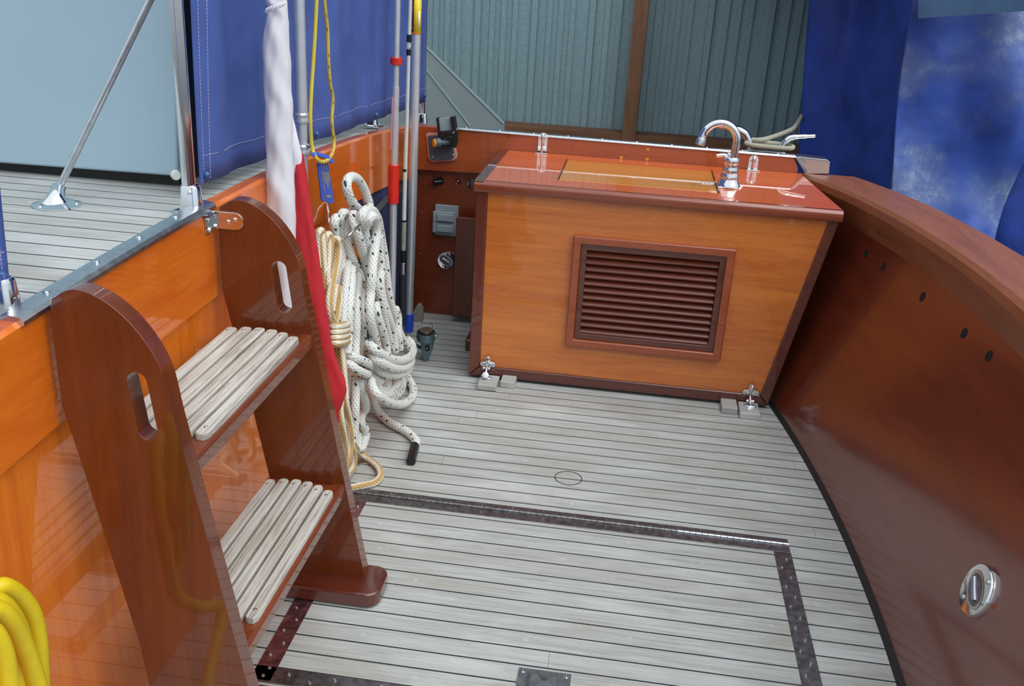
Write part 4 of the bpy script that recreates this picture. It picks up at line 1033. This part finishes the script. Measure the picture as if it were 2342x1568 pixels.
def text(body, size, origin, right, up, mat, parent, name, ext=0.0002):
    cu = bpy.data.curves.new(name, 'FONT'); cu.body = body; cu.size = size; cu.extrude = ext; cu.align_x = 'LEFT'; cu.align_y = 'CENTER'; cu.offset = size * 0.02
    o = bpy.data.objects.new(name, cu); COL.objects.link(o); cu.materials.append(mat)
    r = Vector(right).normalized(); u = Vector(up); u = (u - r * u.dot(r)).normalized(); n = r.cross(u)
    M = Matrix((r, u, n)).transposed().to_4x4(); M.translation = Vector(origin)
    bpy.context.view_layer.update()
    me = bpy.data.meshes.new_from_object(o.evaluated_get(bpy.context.evaluated_depsgraph_get()))
    me.transform(Matrix.Translation(-ORIGIN.get(parent.name, Vector((0, 0, 0)))) @ M)
    bpy.data.objects.remove(o)
    o = bpy.data.objects.new(name, me); COL.objects.link(o); o.parent = parent
    return o
dd = (A - B).normalized(); nrm = Vector((-0.66, -0.75, 0)).normalized()
text('SMTPOGENTO', 0.0165, B + dd * 0.012 + nrm * 0.0172, dd, (-0.75, 0.66, 0), LABELP, t, 'label_print')

t = thing('fishing_rod', 'pearl white fishing rod with black grip and grey spinning reel', 'fishing rod', (-0.7176, 2.97, 0.0871))
rp = [(-0.707, 2.97, 1.6708), (-0.7063, 2.97, 1.1521), (-0.7096, 2.97, 0.975), (-0.7116, 2.97, 0.83), (-0.7147, 2.97, 0.6516), (-0.7167, 2.97, 0.4799), (-0.7177, 2.97, 0.3312)]
bm = BM(); tube(bm, rp, [0.0052, 0.0055, 0.0060, 0.0062, 0.0066, 0.0070, 0.0075], 14, 1); obj('blank', bm, SILVERROD, t)
def seg_(name, mat, a, b_, r, bev=0.0):
    bm = BM(); tube(bm, [a, b_], r, 16, 1); return obj(name, bm, mat, t, bevel=bev)
seg_('guide_wrap', BLACK, (-0.7083, 2.97, 1.0531), (-0.7088, 2.97, 1.0315), 0.0072)
seg_('guide_wrap', SILVERROD, (-0.7088, 2.97, 1.0302), (-0.7091, 2.97, 1.011), 0.0070)
seg_('guide_wrap', BLACK, (-0.709, 2.97, 1.0098), (-0.7093, 2.97, 0.993), 0.0072)
seg_('guide_wrap', BLACK, (-0.7157, 2.97, 0.6431), (-0.7159, 2.97, 0.6347), 0.0074)
seg_('guide_wrap', BLACK, (-0.7167, 2.97, 0.4755), (-0.7167, 2.97, 0.4696), 0.0080)
seg_('decor_wrap', plain('patterned_wrap', srgb(150, 150, 132), 0.4, var=0.35, vscale=160), (-0.7168, 2.97, 0.4682), (-0.7174, 2.97, 0.3749), 0.0082)
seg_('decor_wrap', BLACK, (-0.7174, 2.97, 0.3734), (-0.7174, 2.97, 0.3312), 0.0086)
seg_('reel_seat', STEEL, (-0.7177, 2.97, 0.3312), (-0.7179, 2.97, 0.2932), 0.0108, 0.001)
seg_('grip', BLACKRUB, (-0.7179, 2.97, 0.2932), (-0.7171, 2.97, 0.1111), 0.0125, 0.002)
seg_('butt_cap', STEEL, (-0.7171, 2.97, 0.1111), (-0.717, 2.97, 0.0791), 0.0088, 0.001)
gc = Vector((-0.7076, 2.97, 1.0214))
bm = BM(); tube(bm, [(-0.7052, 2.965, 1.0308), (-0.6843, 2.94, 1.0262), (-0.7049, 2.965, 1.0117)], 0.0012, 8, 1); tube(bm, [(-0.7049, 2.965, 1.0142), (-0.6843, 2.94, 1.025)], 0.0010, 8, 1); obj('line_guide', bm, STEEL, t)
rc = Vector((-0.6267, 2.93, 0.096))
bm = BM(); lathe(bm, [(0.0, 0), (0.024, 0), (0.031, 0.006), (0.0315, 0.012), (0.0315, 0.034), (0.0295, 0.034), (0.0285, 0.020), (0.018, 0.018), (0, 0.018)], rc + Vector((0, 0.002, -0.020)), (0.02, -0.10, 1), 36); rl = obj('reel_rotor', bm, GUNMETAL, t)
bm = BM(); lathe(bm, [(0.0, 0), (0.019, 0), (0.019, 0.016), (0.022, 0.018), (0.022, 0.022), (0.0, 0.022)], rc + Vector((0, 0, 0.0)), (0.02, -0.10, 1), 28); obj('spool', bm, BRONZE, rl)
bm = BM(); tube(bm, [rc + Vector((-0.034, 0.004, -0.004)), rc + Vector((-0.026, 0.024, 0.016)), rc + Vector((0, 0.036, 0.022)), rc + Vector((0.026, 0.022, 0.016)), rc + Vector((0.034, 0.0, 0.002))], 0.0014, 8, 5); obj('bail_wire', bm, STEEL, rl)
for s in (-1, 1):
    bm = BM(); bmesh.ops.create_uvsphere(bm, u_segments=12, v_segments=8, radius=0.0055, matrix=Matrix.Translation(rc + Vector((0.0345 * s, 0, -0.004 * (1 if s < 0 else -0.4))))); obj('bail_knob', bm, STEEL, rl)
bm = BM()
body = [(-0.6456, 2.93, 0.067), (-0.6382, 2.93, 0.0742), (-0.6113, 2.93, 0.0802), (-0.6021, 2.93, 0.0717), (-0.6045, 2.93, 0.046), (-0.6172, 2.93, 0.0094), (-0.6246, 2.93, 0.0005), (-0.6337, 2.93, 0.0011), (-0.6385, 2.93, 0.0135)]
prism(bm, body, (0, 0.024, 0)); obj('reel_body', bm, GUNMETAL, rl, bevel=0.005, seg=4)
cc = Vector((-0.6195, 2.929, 0.0512))
bm = BM(); lathe(bm, [(0.0095, -0.001), (0.010, 0.001), (0.008, 0.0015), (0.0075, 0.0), (0, 0.0)], cc, (0, -1, 0), 22, squash=((1, 0, 0), (0, 0, 1), 0.85, 1.1)); obj('side_plate', bm, BLACK, rl)
screw(rl, cc + Vector((-0.002, -0.001, 0)), (0, -1, 0), 0.0032, STEEL)
bm = BM(); tube(bm, [(-0.6444, 2.94, 0.0457), (-0.6635, 2.95, 0.0477), (-0.6829, 2.955, 0.0501), (-0.7069, 2.965, 0.0693), (-0.7136, 2.965, 0.1133)], [0.006, 0.005, 0.005, 0.004], 10); obj('reel_foot', bm, GUNMETAL, rl)
bm = BM(); tube(bm, [rc + Vector((-0.012, .012, 0.016)), rc + Vector((-0.018, .02, 0.034)), rc + Vector((-0.002, .028, 0.03)), rc + Vector((0.014, .022, 0.036)), rc + Vector((0.02, .012, 0.024))], 0.0009, 5, 6); obj('loose_line', bm, BLACK, rl)

# pale wedge in the far corner
bm = BM(); prism(bm, [(-0.767, 3.3, -0.0327), (-0.758, 3.3, 0.0334), (-0.7451, 3.3, 0.0608), (-0.7318, 3.3, 0.0674), (-0.7231, 3.3, 0.0492), (-0.7219, 3.3, -0.0103)], (0, 0.03, 0)); tag(obj('corner_wedge', bm, plain('grey_wedge', srgb(150, 146, 138), 0.7, var=0.1), bevel=0.003), 'small greyish wedge in the far deck corner behind the reel', 'wedge')

# dark navy canvas under the bulkhead board and its aluminium angle
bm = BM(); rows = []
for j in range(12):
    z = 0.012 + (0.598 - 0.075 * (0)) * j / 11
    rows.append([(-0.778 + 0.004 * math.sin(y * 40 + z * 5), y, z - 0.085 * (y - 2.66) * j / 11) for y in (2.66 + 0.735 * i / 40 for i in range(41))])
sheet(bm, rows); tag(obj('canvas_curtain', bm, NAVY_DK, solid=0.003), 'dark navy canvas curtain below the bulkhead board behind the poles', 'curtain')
bm = BM(); prism(bm, [(-0.766, 2.7001, 0.5458), (-0.766, 2.9225, 0.5585), (-0.766, 3.1738, 0.5484), (-0.766, 3.175, 0.5269), (-0.766, 2.934, 0.5332), (-0.766, 2.7, 0.5205)], (-0.0035, 0, 0)); struct(obj('trim_7', bm, STEEL, bevel=0.0008))

# ------------------------------------------------------------------ ropes
def strands(name, label, cat, mat, paths, r, sub=7, seg=12, group=None):
    bm = BM(); u = 0.0
    for p in paths: tube(bm, p, r, seg, sub, u0=u); u += 1.7
    return tag(obj(name, bm, mat, angle=70), label, cat, group)
hk = BM(); tube(hk, [(-0.769, 2.3378, 0.6749), (-0.758, 2.3153, 0.6601), (-0.752, 2.3026, 0.6351), (-0.735, 2.2772, 0.6145), (-0.7, 2.2196, 0.6081), (-0.655, 2.1282, 0.6445), (-0.64, 2.1355, 0.66), (-0.635, 2.1809, 0.6671)], 0.0032, 10, 6)
tag(obj('rope_hook', hk, STEEL), 'thin bent metal hook on the bulkhead holding the coiled ropes', 'hook')

wr_ = strands('white_rope', 'right-hand coil of white braided rope with dark flecks and loop on top', 'rope', ROPE_W, [
[(-0.6792, 2.355, 0.6488), (-0.6808, 2.2997, 0.6793), (-0.6827, 2.2592, 0.7103), (-0.685, 2.2406, 0.7387), (-0.6868, 2.2533, 0.7557), (-0.6876, 2.2922, 0.756), (-0.687, 2.3406, 0.74), (-0.6853, 2.3823, 0.7117), (-0.6833, 2.4064, 0.6839), (-0.6813, 2.4266, 0.6564), (-0.6717, 2.3861, 0.6469)],
[(-0.6583, 2.271, 0.6376), (-0.645, 2.2253, 0.669), (-0.6415, 2.235, 0.684), (-0.6421, 2.2811, 0.6792), (-0.6467, 2.3435, 0.6592), (-0.66, 2.4346, 0.6162), (-0.6672, 2.4871, 0.568), (-0.6688, 2.5201, 0.5168), (-0.6651, 2.5341, 0.4664), (-0.6609, 2.5398, 0.4102), (-0.6576, 2.549, 0.363), (-0.6542, 2.5802, 0.3072), (-0.6517, 2.6084, 0.2626), (-0.6436, 2.6079, 0.2204), (-0.6402, 2.6195, 0.1684)],
[(-0.6608, 2.3022, 0.6583), (-0.6533, 2.2779, 0.6363), (-0.6505, 2.2879, 0.6019), (-0.6527, 2.3184, 0.5608), (-0.6587, 2.3577, 0.5019), (-0.6645, 2.4092, 0.4334), (-0.6609, 2.447, 0.3748), (-0.6575, 2.5156, 0.3069), (-0.6492, 2.5554, 0.2474), (-0.6402, 2.5661, 0.1895)],
[(-0.6383, 2.2563, 0.6432), (-0.63, 2.2435, 0.6659), (-0.6256, 2.2615, 0.6687), (-0.6297, 2.3076, 0.6469), (-0.6322, 2.3217, 0.6142), (-0.6288, 2.2966, 0.5822), (-0.6251, 2.2638, 0.5496), (-0.6215, 2.2392, 0.5152), (-0.6231, 2.2336, 0.4776), (-0.6198, 2.2102, 0.4463), (-0.6167, 2.2105, 0.4101), (-0.6186, 2.2491, 0.3586), (-0.6202, 2.2918, 0.3002)],
[(-0.651, 2.4146, 0.5748), (-0.6521, 2.4255, 0.5238), (-0.6487, 2.4289, 0.4815), (-0.6457, 2.409, 0.4494), (-0.6426, 2.4173, 0.4081), (-0.6395, 2.446, 0.3592), (-0.6364, 2.483, 0.3058), (-0.6333, 2.5077, 0.2555), (-0.6297, 2.5168, 0.2025)],
[(-0.6715, 2.2417, 0.6797), (-0.6603, 2.2242, 0.6493), (-0.6546, 2.247, 0.603), (-0.661, 2.3074, 0.5433), (-0.6571, 2.3457, 0.4853), (-0.6437, 2.3705, 0.4375), (-0.6359, 2.3925, 0.3958), (-0.6328, 2.4343, 0.3421), (-0.635, 2.4992, 0.2813)],
[(-0.6359, 2.3174, 0.4827), (-0.6281, 2.3316, 0.4449), (-0.6253, 2.3466, 0.4056), (-0.6275, 2.3747, 0.3603), (-0.6292, 2.4215, 0.2997), (-0.6302, 2.4685, 0.2292)],
[(-0.6209, 2.2688, 0.4394), (-0.6131, 2.2584, 0.4102), (-0.61, 2.2901, 0.3613), (-0.6122, 2.3372, 0.3082), (-0.6094, 2.3469, 0.2687)],
[(-0.6595, 2.6381, 0.2904), (-0.6555, 2.6538, 0.2577), (-0.6527, 2.6519, 0.2188), (-0.6475, 2.6873, 0.1737), (-0.6402, 2.733, 0.1236), (-0.6385, 2.7444, 0.0939)],
[(-0.6316, 2.2327, 0.3396), (-0.6103, 2.2234, 0.3295), (-0.597, 2.2503, 0.304), (-0.5878, 2.3232, 0.2607), (-0.5927, 2.4612, 0.2018), (-0.6086, 2.6258, 0.1455), (-0.6299, 2.7579, 0.1097), (-0.6465, 2.8047, 0.1139), (-0.6627, 2.8004, 0.1317)],
[(-0.64, 2.2684, 0.3048), (-0.6134, 2.2348, 0.3011), (-0.5949, 2.2561, 0.2763), (-0.5859, 2.3304, 0.2326), (-0.5959, 2.4915, 0.164), (-0.6119, 2.642, 0.1151), (-0.6383, 2.7725, 0.0784)],
[(-0.6477, 2.308, 0.2584), (-0.6209, 2.288, 0.2471), (-0.6047, 2.3073, 0.2258), (-0.5993, 2.3993, 0.1814), (-0.6048, 2.5297, 0.1321), (-0.6259, 2.6945, 0.0765)],
[(-0.6553, 2.3161, 0.2239), (-0.634, 2.2972, 0.2173), (-0.623, 2.3225, 0.1943), (-0.6236, 2.3517, 0.1893)],
[(-0.623, 2.2385, 0.2308), (-0.6062, 2.1967, 0.229), (-0.5895, 2.1982, 0.2082), (-0.583, 2.2804, 0.1526), (-0.5876, 2.416, 0.0834), (-0.5933, 2.5444, 0.0338), (-0.6006, 2.6356, 0.013), (-0.6138, 2.6914, 0.013), (-0.6333, 2.7199, 0.025), (-0.6446, 2.7225, 0.0427)],
[(-0.6242, 2.53, 0.1207), (-0.6174, 2.4959, 0.1114), (-0.6106, 2.4167, 0.1228), (-0.6098, 2.3417, 0.1447), (-0.6153, 2.3079, 0.167), (-0.6218, 2.2918, 0.1925)],
[(-0.6339, 2.4474, 0.1509), (-0.6271, 2.4219, 0.1386), (-0.6206, 2.3413, 0.1553), (-0.6209, 2.2887, 0.1826)],
[(-0.6536, 2.7173, 0.0283), (-0.6446, 2.6733, 0.013), (-0.6395, 2.5788, 0.0298), (-0.6386, 2.4675, 0.0679)],
[(-0.7183, 2.5041, 0.1128), (-0.7019, 2.5011, 0.0828), (-0.6844, 2.487, 0.0578), (-0.6747, 2.4802, 0.0328), (-0.6602, 2.4772, 0.0128), (-0.6266, 2.4378, 0.0128), (-0.5979, 2.4153, 0.0128), (-0.5707, 2.397, 0.0128), (-0.5438, 2.3709, 0.0128), (-0.5218, 2.3402, 0.0128), (-0.5166, 2.3101, 0.0128)],
], 0.0125)
bm = BM(); tube(bm, [(-0.5185, 2.3135, 0.0128), (-0.5156, 2.2873, 0.0128), (-0.5084, 2.222, 0.0128)], 0.0128, 14, 4); obj('whipped_end', bm, BLACK, wr_)
strands('white_rope', 'left-hand coil of white rope with green flecks, hanging behind the gold rope', 'rope', ROPE_W, [
[(-0.7062, 2.2146, 0.6039), (-0.7044, 2.1977, 0.6397), (-0.7017, 2.1882, 0.6639), (-0.7008, 2.2004, 0.6717), (-0.7027, 2.2257, 0.6638), (-0.7057, 2.2447, 0.64), (-0.7062, 2.2547, 0.5929), (-0.7024, 2.246, 0.5572), (-0.6985, 2.2271, 0.5244), (-0.6949, 2.1943, 0.4995), (-0.6901, 2.1672, 0.4605), (-0.6837, 2.1393, 0.4061), (-0.6785, 2.1259, 0.3594)],
[(-0.7094, 2.2713, 0.6202), (-0.702, 2.2434, 0.6533), (-0.6988, 2.2387, 0.6718), (-0.6943, 2.2445, 0.6755), (-0.6936, 2.2627, 0.6649), (-0.6907, 2.2606, 0.6373), (-0.6869, 2.2541, 0.6013), (-0.6833, 2.2625, 0.5639), (-0.6804, 2.2954, 0.5252), (-0.6772, 2.3345, 0.48), (-0.6796, 2.3777, 0.4385)],
[(-0.712, 2.3544, 0.6247), (-0.699, 2.3171, 0.6545), (-0.6947, 2.3192, 0.6617), (-0.6943, 2.3395, 0.6528), (-0.6964, 2.3548, 0.6195), (-0.6982, 2.3681, 0.5828), (-0.7049, 2.4135, 0.536)],
[(-0.6911, 2.2609, 0.5409), (-0.6772, 2.2041, 0.5207), (-0.6683, 2.1619, 0.4966), (-0.6641, 2.1339, 0.465), (-0.66, 2.1141, 0.4309), (-0.6604, 2.1091, 0.3875), (-0.6566, 2.0904, 0.3564)],
[(-0.6798, 2.2605, 0.5291), (-0.6659, 2.2082, 0.5076), (-0.6567, 2.1663, 0.4803), (-0.6525, 2.1432, 0.4469), (-0.653, 2.1394, 0.4028), (-0.6472, 2.1105, 0.3558)],
[(-0.6778, 2.3028, 0.4965), (-0.664, 2.255, 0.4731), (-0.6545, 2.2165, 0.4406), (-0.65, 2.1971, 0.4015), (-0.6504, 2.1903, 0.3573), (-0.6459, 2.1687, 0.3191)],
[(-0.6846, 2.3597, 0.4438), (-0.6708, 2.3229, 0.416), (-0.6612, 2.2917, 0.3796), (-0.6617, 2.2906, 0.3313), (-0.6566, 2.2606, 0.2875)],
[(-0.668, 2.1343, 0.3514), (-0.6471, 2.1198, 0.3509), (-0.6311, 2.1318, 0.3374), (-0.6253, 2.1802, 0.3095), (-0.6294, 2.2491, 0.2716), (-0.6429, 2.3229, 0.2224), (-0.6616, 2.3704, 0.1847)],
[(-0.6653, 2.1247, 0.3279), (-0.6446, 2.1108, 0.329), (-0.6282, 2.1216, 0.3124), (-0.6222, 2.1577, 0.2873), (-0.6319, 2.2332, 0.2505), (-0.6526, 2.3253, 0.2165)],
[(-0.6722, 2.2006, 0.2634), (-0.6682, 2.1861, 0.2265), (-0.6635, 2.1749, 0.1807), (-0.6594, 2.166, 0.1409), (-0.6561, 2.1711, 0.1013)],
[(-0.6559, 2.1971, 0.2522), (-0.6468, 2.1739, 0.2198), (-0.6428, 2.1572, 0.1841), (-0.6444, 2.1596, 0.1459), (-0.6464, 2.1563, 0.1137), (-0.649, 2.153, 0.0888)],
[(-0.6509, 2.2209, 0.2425), (-0.6428, 2.2167, 0.2121), (-0.6398, 2.2361, 0.1701), (-0.6428, 2.2525, 0.1393), (-0.6514, 2.2516, 0.1234), (-0.6494, 2.2321, 0.11), (-0.6427, 2.2457, 0.0849), (-0.6411, 2.2521, 0.0625), (-0.642, 2.2366, 0.0468), (-0.6444, 2.2136, 0.0389), (-0.6534, 2.2203, 0.0459), (-0.6611, 2.2409, 0.0656), (-0.6644, 2.2627, 0.0933)],
], 0.0118)
strands('gold_rope', 'gold and white braided rope coil hanging between flag and white ropes', 'rope', ROPE_G, [
[(-0.7038, 2.0651, 0.5855), (-0.7086, 2.079, 0.6229), (-0.7073, 2.0799, 0.6554), (-0.7038, 2.0818, 0.6684), (-0.7038, 2.1011, 0.6634), (-0.6993, 2.0952, 0.6431), (-0.6952, 2.0854, 0.6103), (-0.6908, 2.0763, 0.5743), (-0.6857, 2.0657, 0.5326), (-0.683, 2.0642, 0.4903), (-0.6776, 2.0636, 0.4412)],
[(-0.7072, 2.1352, 0.5949), (-0.7009, 2.118, 0.6338), (-0.6976, 2.1161, 0.6496), (-0.6949, 2.1262, 0.6496), (-0.6913, 2.1255, 0.6356), (-0.6872, 2.1066, 0.605), (-0.6828, 2.0792, 0.5742), (-0.6784, 2.0665, 0.5391), (-0.6743, 2.0614, 0.5045), (-0.6753, 2.0717, 0.4636), (-0.6769, 2.094, 0.4237)],
[(-0.7072, 2.2163, 0.5717), (-0.6906, 2.156, 0.6213), (-0.6867, 2.1538, 0.6321), (-0.6813, 2.1529, 0.6292), (-0.6789, 2.1503, 0.6087), (-0.6752, 2.1247, 0.5826), (-0.6715, 2.088, 0.5605), (-0.6677, 2.0518, 0.5389), (-0.6643, 2.0264, 0.5174), (-0.6606, 2.0223, 0.4858), (-0.6676, 2.0589, 0.444)],
[(-0.662, 2.0454, 0.4898), (-0.661, 2.0627, 0.5208), (-0.6634, 2.0823, 0.5355), (-0.6627, 2.097, 0.5247), (-0.66, 2.0893, 0.5027), (-0.6566, 2.0612, 0.4817), (-0.6583, 2.0462, 0.4559), (-0.6662, 2.0654, 0.4291)],
[(-0.6971, 2.059, 0.5275), (-0.693, 2.0671, 0.4883), (-0.6889, 2.0895, 0.4432)],
] + [
[(-0.688, 2.1028, 0.4293), (-0.6576, 2.0241, 0.4582), (-0.6427, 2.0163, 0.4633), (-0.6429, 2.0616, 0.4486), (-0.6583, 2.1502, 0.4185), (-0.6887, 2.2564, 0.3807)],
[(-0.6864, 2.0973, 0.4168), (-0.6561, 2.0187, 0.4462), (-0.6411, 2.0108, 0.4514), (-0.6413, 2.0561, 0.4364), (-0.6568, 2.1447, 0.4057), (-0.6872, 2.2509, 0.3672)],
[(-0.6848, 2.0918, 0.4043), (-0.6545, 2.0132, 0.4343), (-0.6396, 2.0053, 0.4395), (-0.6398, 2.0506, 0.4242), (-0.6552, 2.1391, 0.3929), (-0.6856, 2.2453, 0.3537)],
[(-0.6833, 2.0863, 0.3918), (-0.6529, 2.0077, 0.4223), (-0.638, 1.9999, 0.4276), (-0.6382, 2.0451, 0.412), (-0.6536, 2.1336, 0.3801), (-0.6841, 2.2398, 0.3402)]
] + [
[(-0.6719, 2.0856, 0.3805), (-0.6663, 2.0757, 0.3308), (-0.6606, 2.0557, 0.2852), (-0.655, 2.0307, 0.2421), (-0.6507, 2.0207, 0.2056), (-0.6465, 2.0209, 0.1639), (-0.6442, 2.0431, 0.1097)],
[(-0.6619, 2.0795, 0.384), (-0.6513, 2.0589, 0.3395), (-0.6406, 2.0333, 0.2975), (-0.635, 2.0032, 0.2574), (-0.6307, 2.0033, 0.2166), (-0.6315, 2.0248, 0.1638), (-0.6326, 2.0344, 0.1194), (-0.6374, 2.0382, 0.0841), (-0.6412, 2.0606, 0.0493)],
[(-0.6519, 2.0733, 0.3875), (-0.6423, 2.0564, 0.3517), (-0.637, 2.0479, 0.3051), (-0.6317, 2.0394, 0.258), (-0.6321, 2.0657, 0.2001), (-0.6286, 2.0694, 0.1631), (-0.63, 2.07, 0.1265), (-0.6315, 2.0553, 0.0976), (-0.6363, 2.0451, 0.0696)],
[(-0.652, 2.0752, 0.2914), (-0.6464, 2.0603, 0.2432), (-0.6414, 2.0637, 0.1928), (-0.6422, 2.0971, 0.1329), (-0.6436, 2.1345, 0.0764), (-0.6428, 2.1425, 0.042), (-0.6443, 2.1297, 0.0221), (-0.6439, 2.0887, 0.0297)],
[(-0.6411, 2.1212, 0.1098), (-0.651, 2.171, 0.0698), (-0.65, 2.2147, 0.0298), (-0.6303, 2.2203, 0.0098), (-0.6018, 2.1943, 0.0098), (-0.5795, 2.164, 0.0098), (-0.5682, 2.1285, 0.0098), (-0.5749, 2.0965, 0.0098), (-0.591, 2.0815, 0.0098), (-0.6109, 2.0682, 0.0098), (-0.6306, 2.0551, 0.0098), (-0.6481, 2.0465, 0.0098)],
], 0.0096)

# yellow cord with blue tag
t = thing('tagged_cord', 'yellow cord loop carrying a blue plastic tag in front of the bulkhead', 'cord', (-0.72, 2.1733, 0.8232))
bm = BM(); tube(bm, [(-0.72, 2.1879, 1.535), (-0.72, 2.1635, 1.2804), (-0.72, 2.1449, 1.1736), (-0.72, 2.1242, 1.0831), (-0.72, 2.0967, 0.9827), (-0.72, 2.0869, 0.9267), (-0.72, 2.0894, 0.8778), (-0.716, 2.088, 0.8538), (-0.705, 2.0728, 0.8426), (-0.7, 2.0968, 0.8287), (-0.702, 2.1504, 0.8227)], 0.0042, 10, 8); obj('cord', bm, ROPE_Y, t)
bm = BM(); tube(bm, [(-0.722, 2.2056, 1.5372), (-0.722, 2.1994, 1.281), (-0.722, 2.2055, 1.1718), (-0.722, 2.2239, 1.1051), (-0.722, 2.2268, 1.0371), (-0.722, 2.2374, 0.9865), (-0.722, 2.2556, 0.9491), (-0.722, 2.2462, 0.8938), (-0.722, 2.2611, 0.8444), (-0.716, 2.2275, 0.8243), (-0.704, 2.1565, 0.8214)], 0.0042, 10, 8); obj('cord', bm, ROPE_YR, t)
tp = [(-0.708, 2.096, 0.8262), (-0.708, 2.1716, 0.8101), (-0.708, 2.2141, 0.708), (-0.708, 2.19, 0.7092), (-0.708, 2.1218, 0.7332)]
bm = BM(); prism(bm, tp, (-0.004, 0, 0)); tg = obj('tag', bm, BLUETAG, t, bevel=0.0012)
bm = BM(); prism(bm, [(-0.712, 2.0554, 0.8549), (-0.716, 2.0999, 0.8497), (-0.712, 2.1655, 0.8314), (-0.706, 2.189, 0.8174), (-0.7, 2.1832, 0.8096), (-0.7, 2.1633, 0.8122), (-0.706, 2.1372, 0.8278), (-0.708, 2.0878, 0.8426), (-0.708, 2.0521, 0.8481)], (0.004, 0, 0.001)); obj('tag_fold', bm, BLUETAG, t, bevel=0.001)
o0 = Vector((-0.7065, 2.1035, 0.8209)); dn_ = (Vector((-0.7065, 2.1333, 0.7308)) - o0); ac = (Vector((-0.7065, 2.1669, 0.808)) - o0)
def tline(u, a, b_, w=0.0011):
    p = o0 + ac * u + dn_ * a + Vector((0.0008, 0, 0)); q = o0 + ac * (u + 0.02) + dn_ * b_ + Vector((0.0008, 0, 0))
    bm = BM(); n = ac.normalized() * w
    prism(bm, [p - n, p + n, q + n, q - n], (0.0004, 0, 0)); obj('print_line', bm, TAGTEXT, tg)
for u, a, b_ in ((.1, .0, .1), (.42, .0, .12), (.72, .0, .12), (.1, .16, .75), (.27, .2, .5), (.4, .2, .56), (.52, .2, .66), (.62, .2, .6), (.74, .2, .5), (.82, .2, .5)): tline(u, a, b_)
text('VCTRACT', 0.0085, o0 + ac * 0.22 + dn_ * 0.90 + Vector((0.001, 0, 0)), ac, -dn_, TAGTEXT, tg, 'print_line')

# yellow shore cable coil hanging at the lower left
strands('shore_cable', 'thick yellow power cable coil hanging at the lower left corner', 'cable', YELLOW, [
[(-0.752, 0.8809, 0.4782), (-0.742, 0.8976, 0.5035), (-0.732, 0.9145, 0.5094), (-0.727, 0.9363, 0.4796), (-0.722, 0.9485, 0.4416), (-0.722, 0.9508, 0.3937), (-0.722, 0.9448, 0.3475), (-0.722, 0.9373, 0.2941), (-0.722, 0.9196, 0.2025), (-0.702, 0.8731, 0.1443), (-0.682, 0.8287, 0.1041)] + [(-0.655, 0.965, 0.03), (-0.60, 0.93, 0.0125), (-0.50, 0.88, 0.0122)],
[(-0.722, 0.8432, 0.4991), (-0.712, 0.8569, 0.5157), (-0.707, 0.8727, 0.5079), (-0.702, 0.8848, 0.4799), (-0.702, 0.8975, 0.4362), (-0.702, 0.9061, 0.3908), (-0.702, 0.912, 0.3427), (-0.712, 0.9153, 0.2708)],
[(-0.707, 0.8182, 0.4833), (-0.697, 0.8293, 0.5077), (-0.692, 0.8376, 0.5052), (-0.687, 0.842, 0.4736), (-0.687, 0.8416, 0.4345), (-0.692, 0.8391, 0.3748)],
[(-0.732, 0.8494, 0.4991), (-0.732, 0.8707, 0.5215), (-0.722, 0.8835, 0.5137), (-0.717, 0.8999, 0.4859), (-0.717, 0.9147, 0.4303), (-0.722, 0.9038, 0.368), (-0.722, 0.8865, 0.3111)],
], 0.0118, 7, 14)

# ------------------------------------------------------------------ light: overcast daylight through the open boathouse
w = bpy.data.worlds.new('overcast'); SC.world = w; w.use_nodes = True
nt = w.node_tree; bg = nt.nodes['Background']
tc = nd(nt, 'ShaderNodeTexCoord'); sx = nd(nt, 'ShaderNodeSeparateXYZ'); lk(nt, tc.outputs['Generated'], sx.inputs[0])
lk(nt, ramp(nt, math_n(nt, 'MULTIPLY_ADD', sx.outputs[2], 0.5, 0.5), [(0.42, (0.12, 0.13, 0.14, 1)), (0.56, (0.66, 0.74, 0.80, 1)), (1.0, (0.95, 1.0, 1.04, 1))]), bg.inputs['Color'])
bg.inputs['Strength'].default_value = 1.0
sd = bpy.data.lights.new('soft_sun', 'SUN'); sd.energy = 2.0; sd.angle = math.radians(60); sd.color = (0.97, 0.99, 1.0)
so_ = bpy.data.objects.new('soft_sun', sd); COL.objects.link(so_); so_.rotation_euler = Vector((-0.5, 0.32, -0.8)).to_track_quat('-Z', 'Y').to_euler()

vs = SC.view_settings
SC.display_settings.display_device = 'sRGB'
vs.view_transform = 'Standard'; vs.look = 'None'; vs.gamma = 1.0; vs.use_curve_mapping = False
vs.exposure = 0.15
SC.cycles.max_bounces = 8
SC.cycles.glossy_bounces = 4
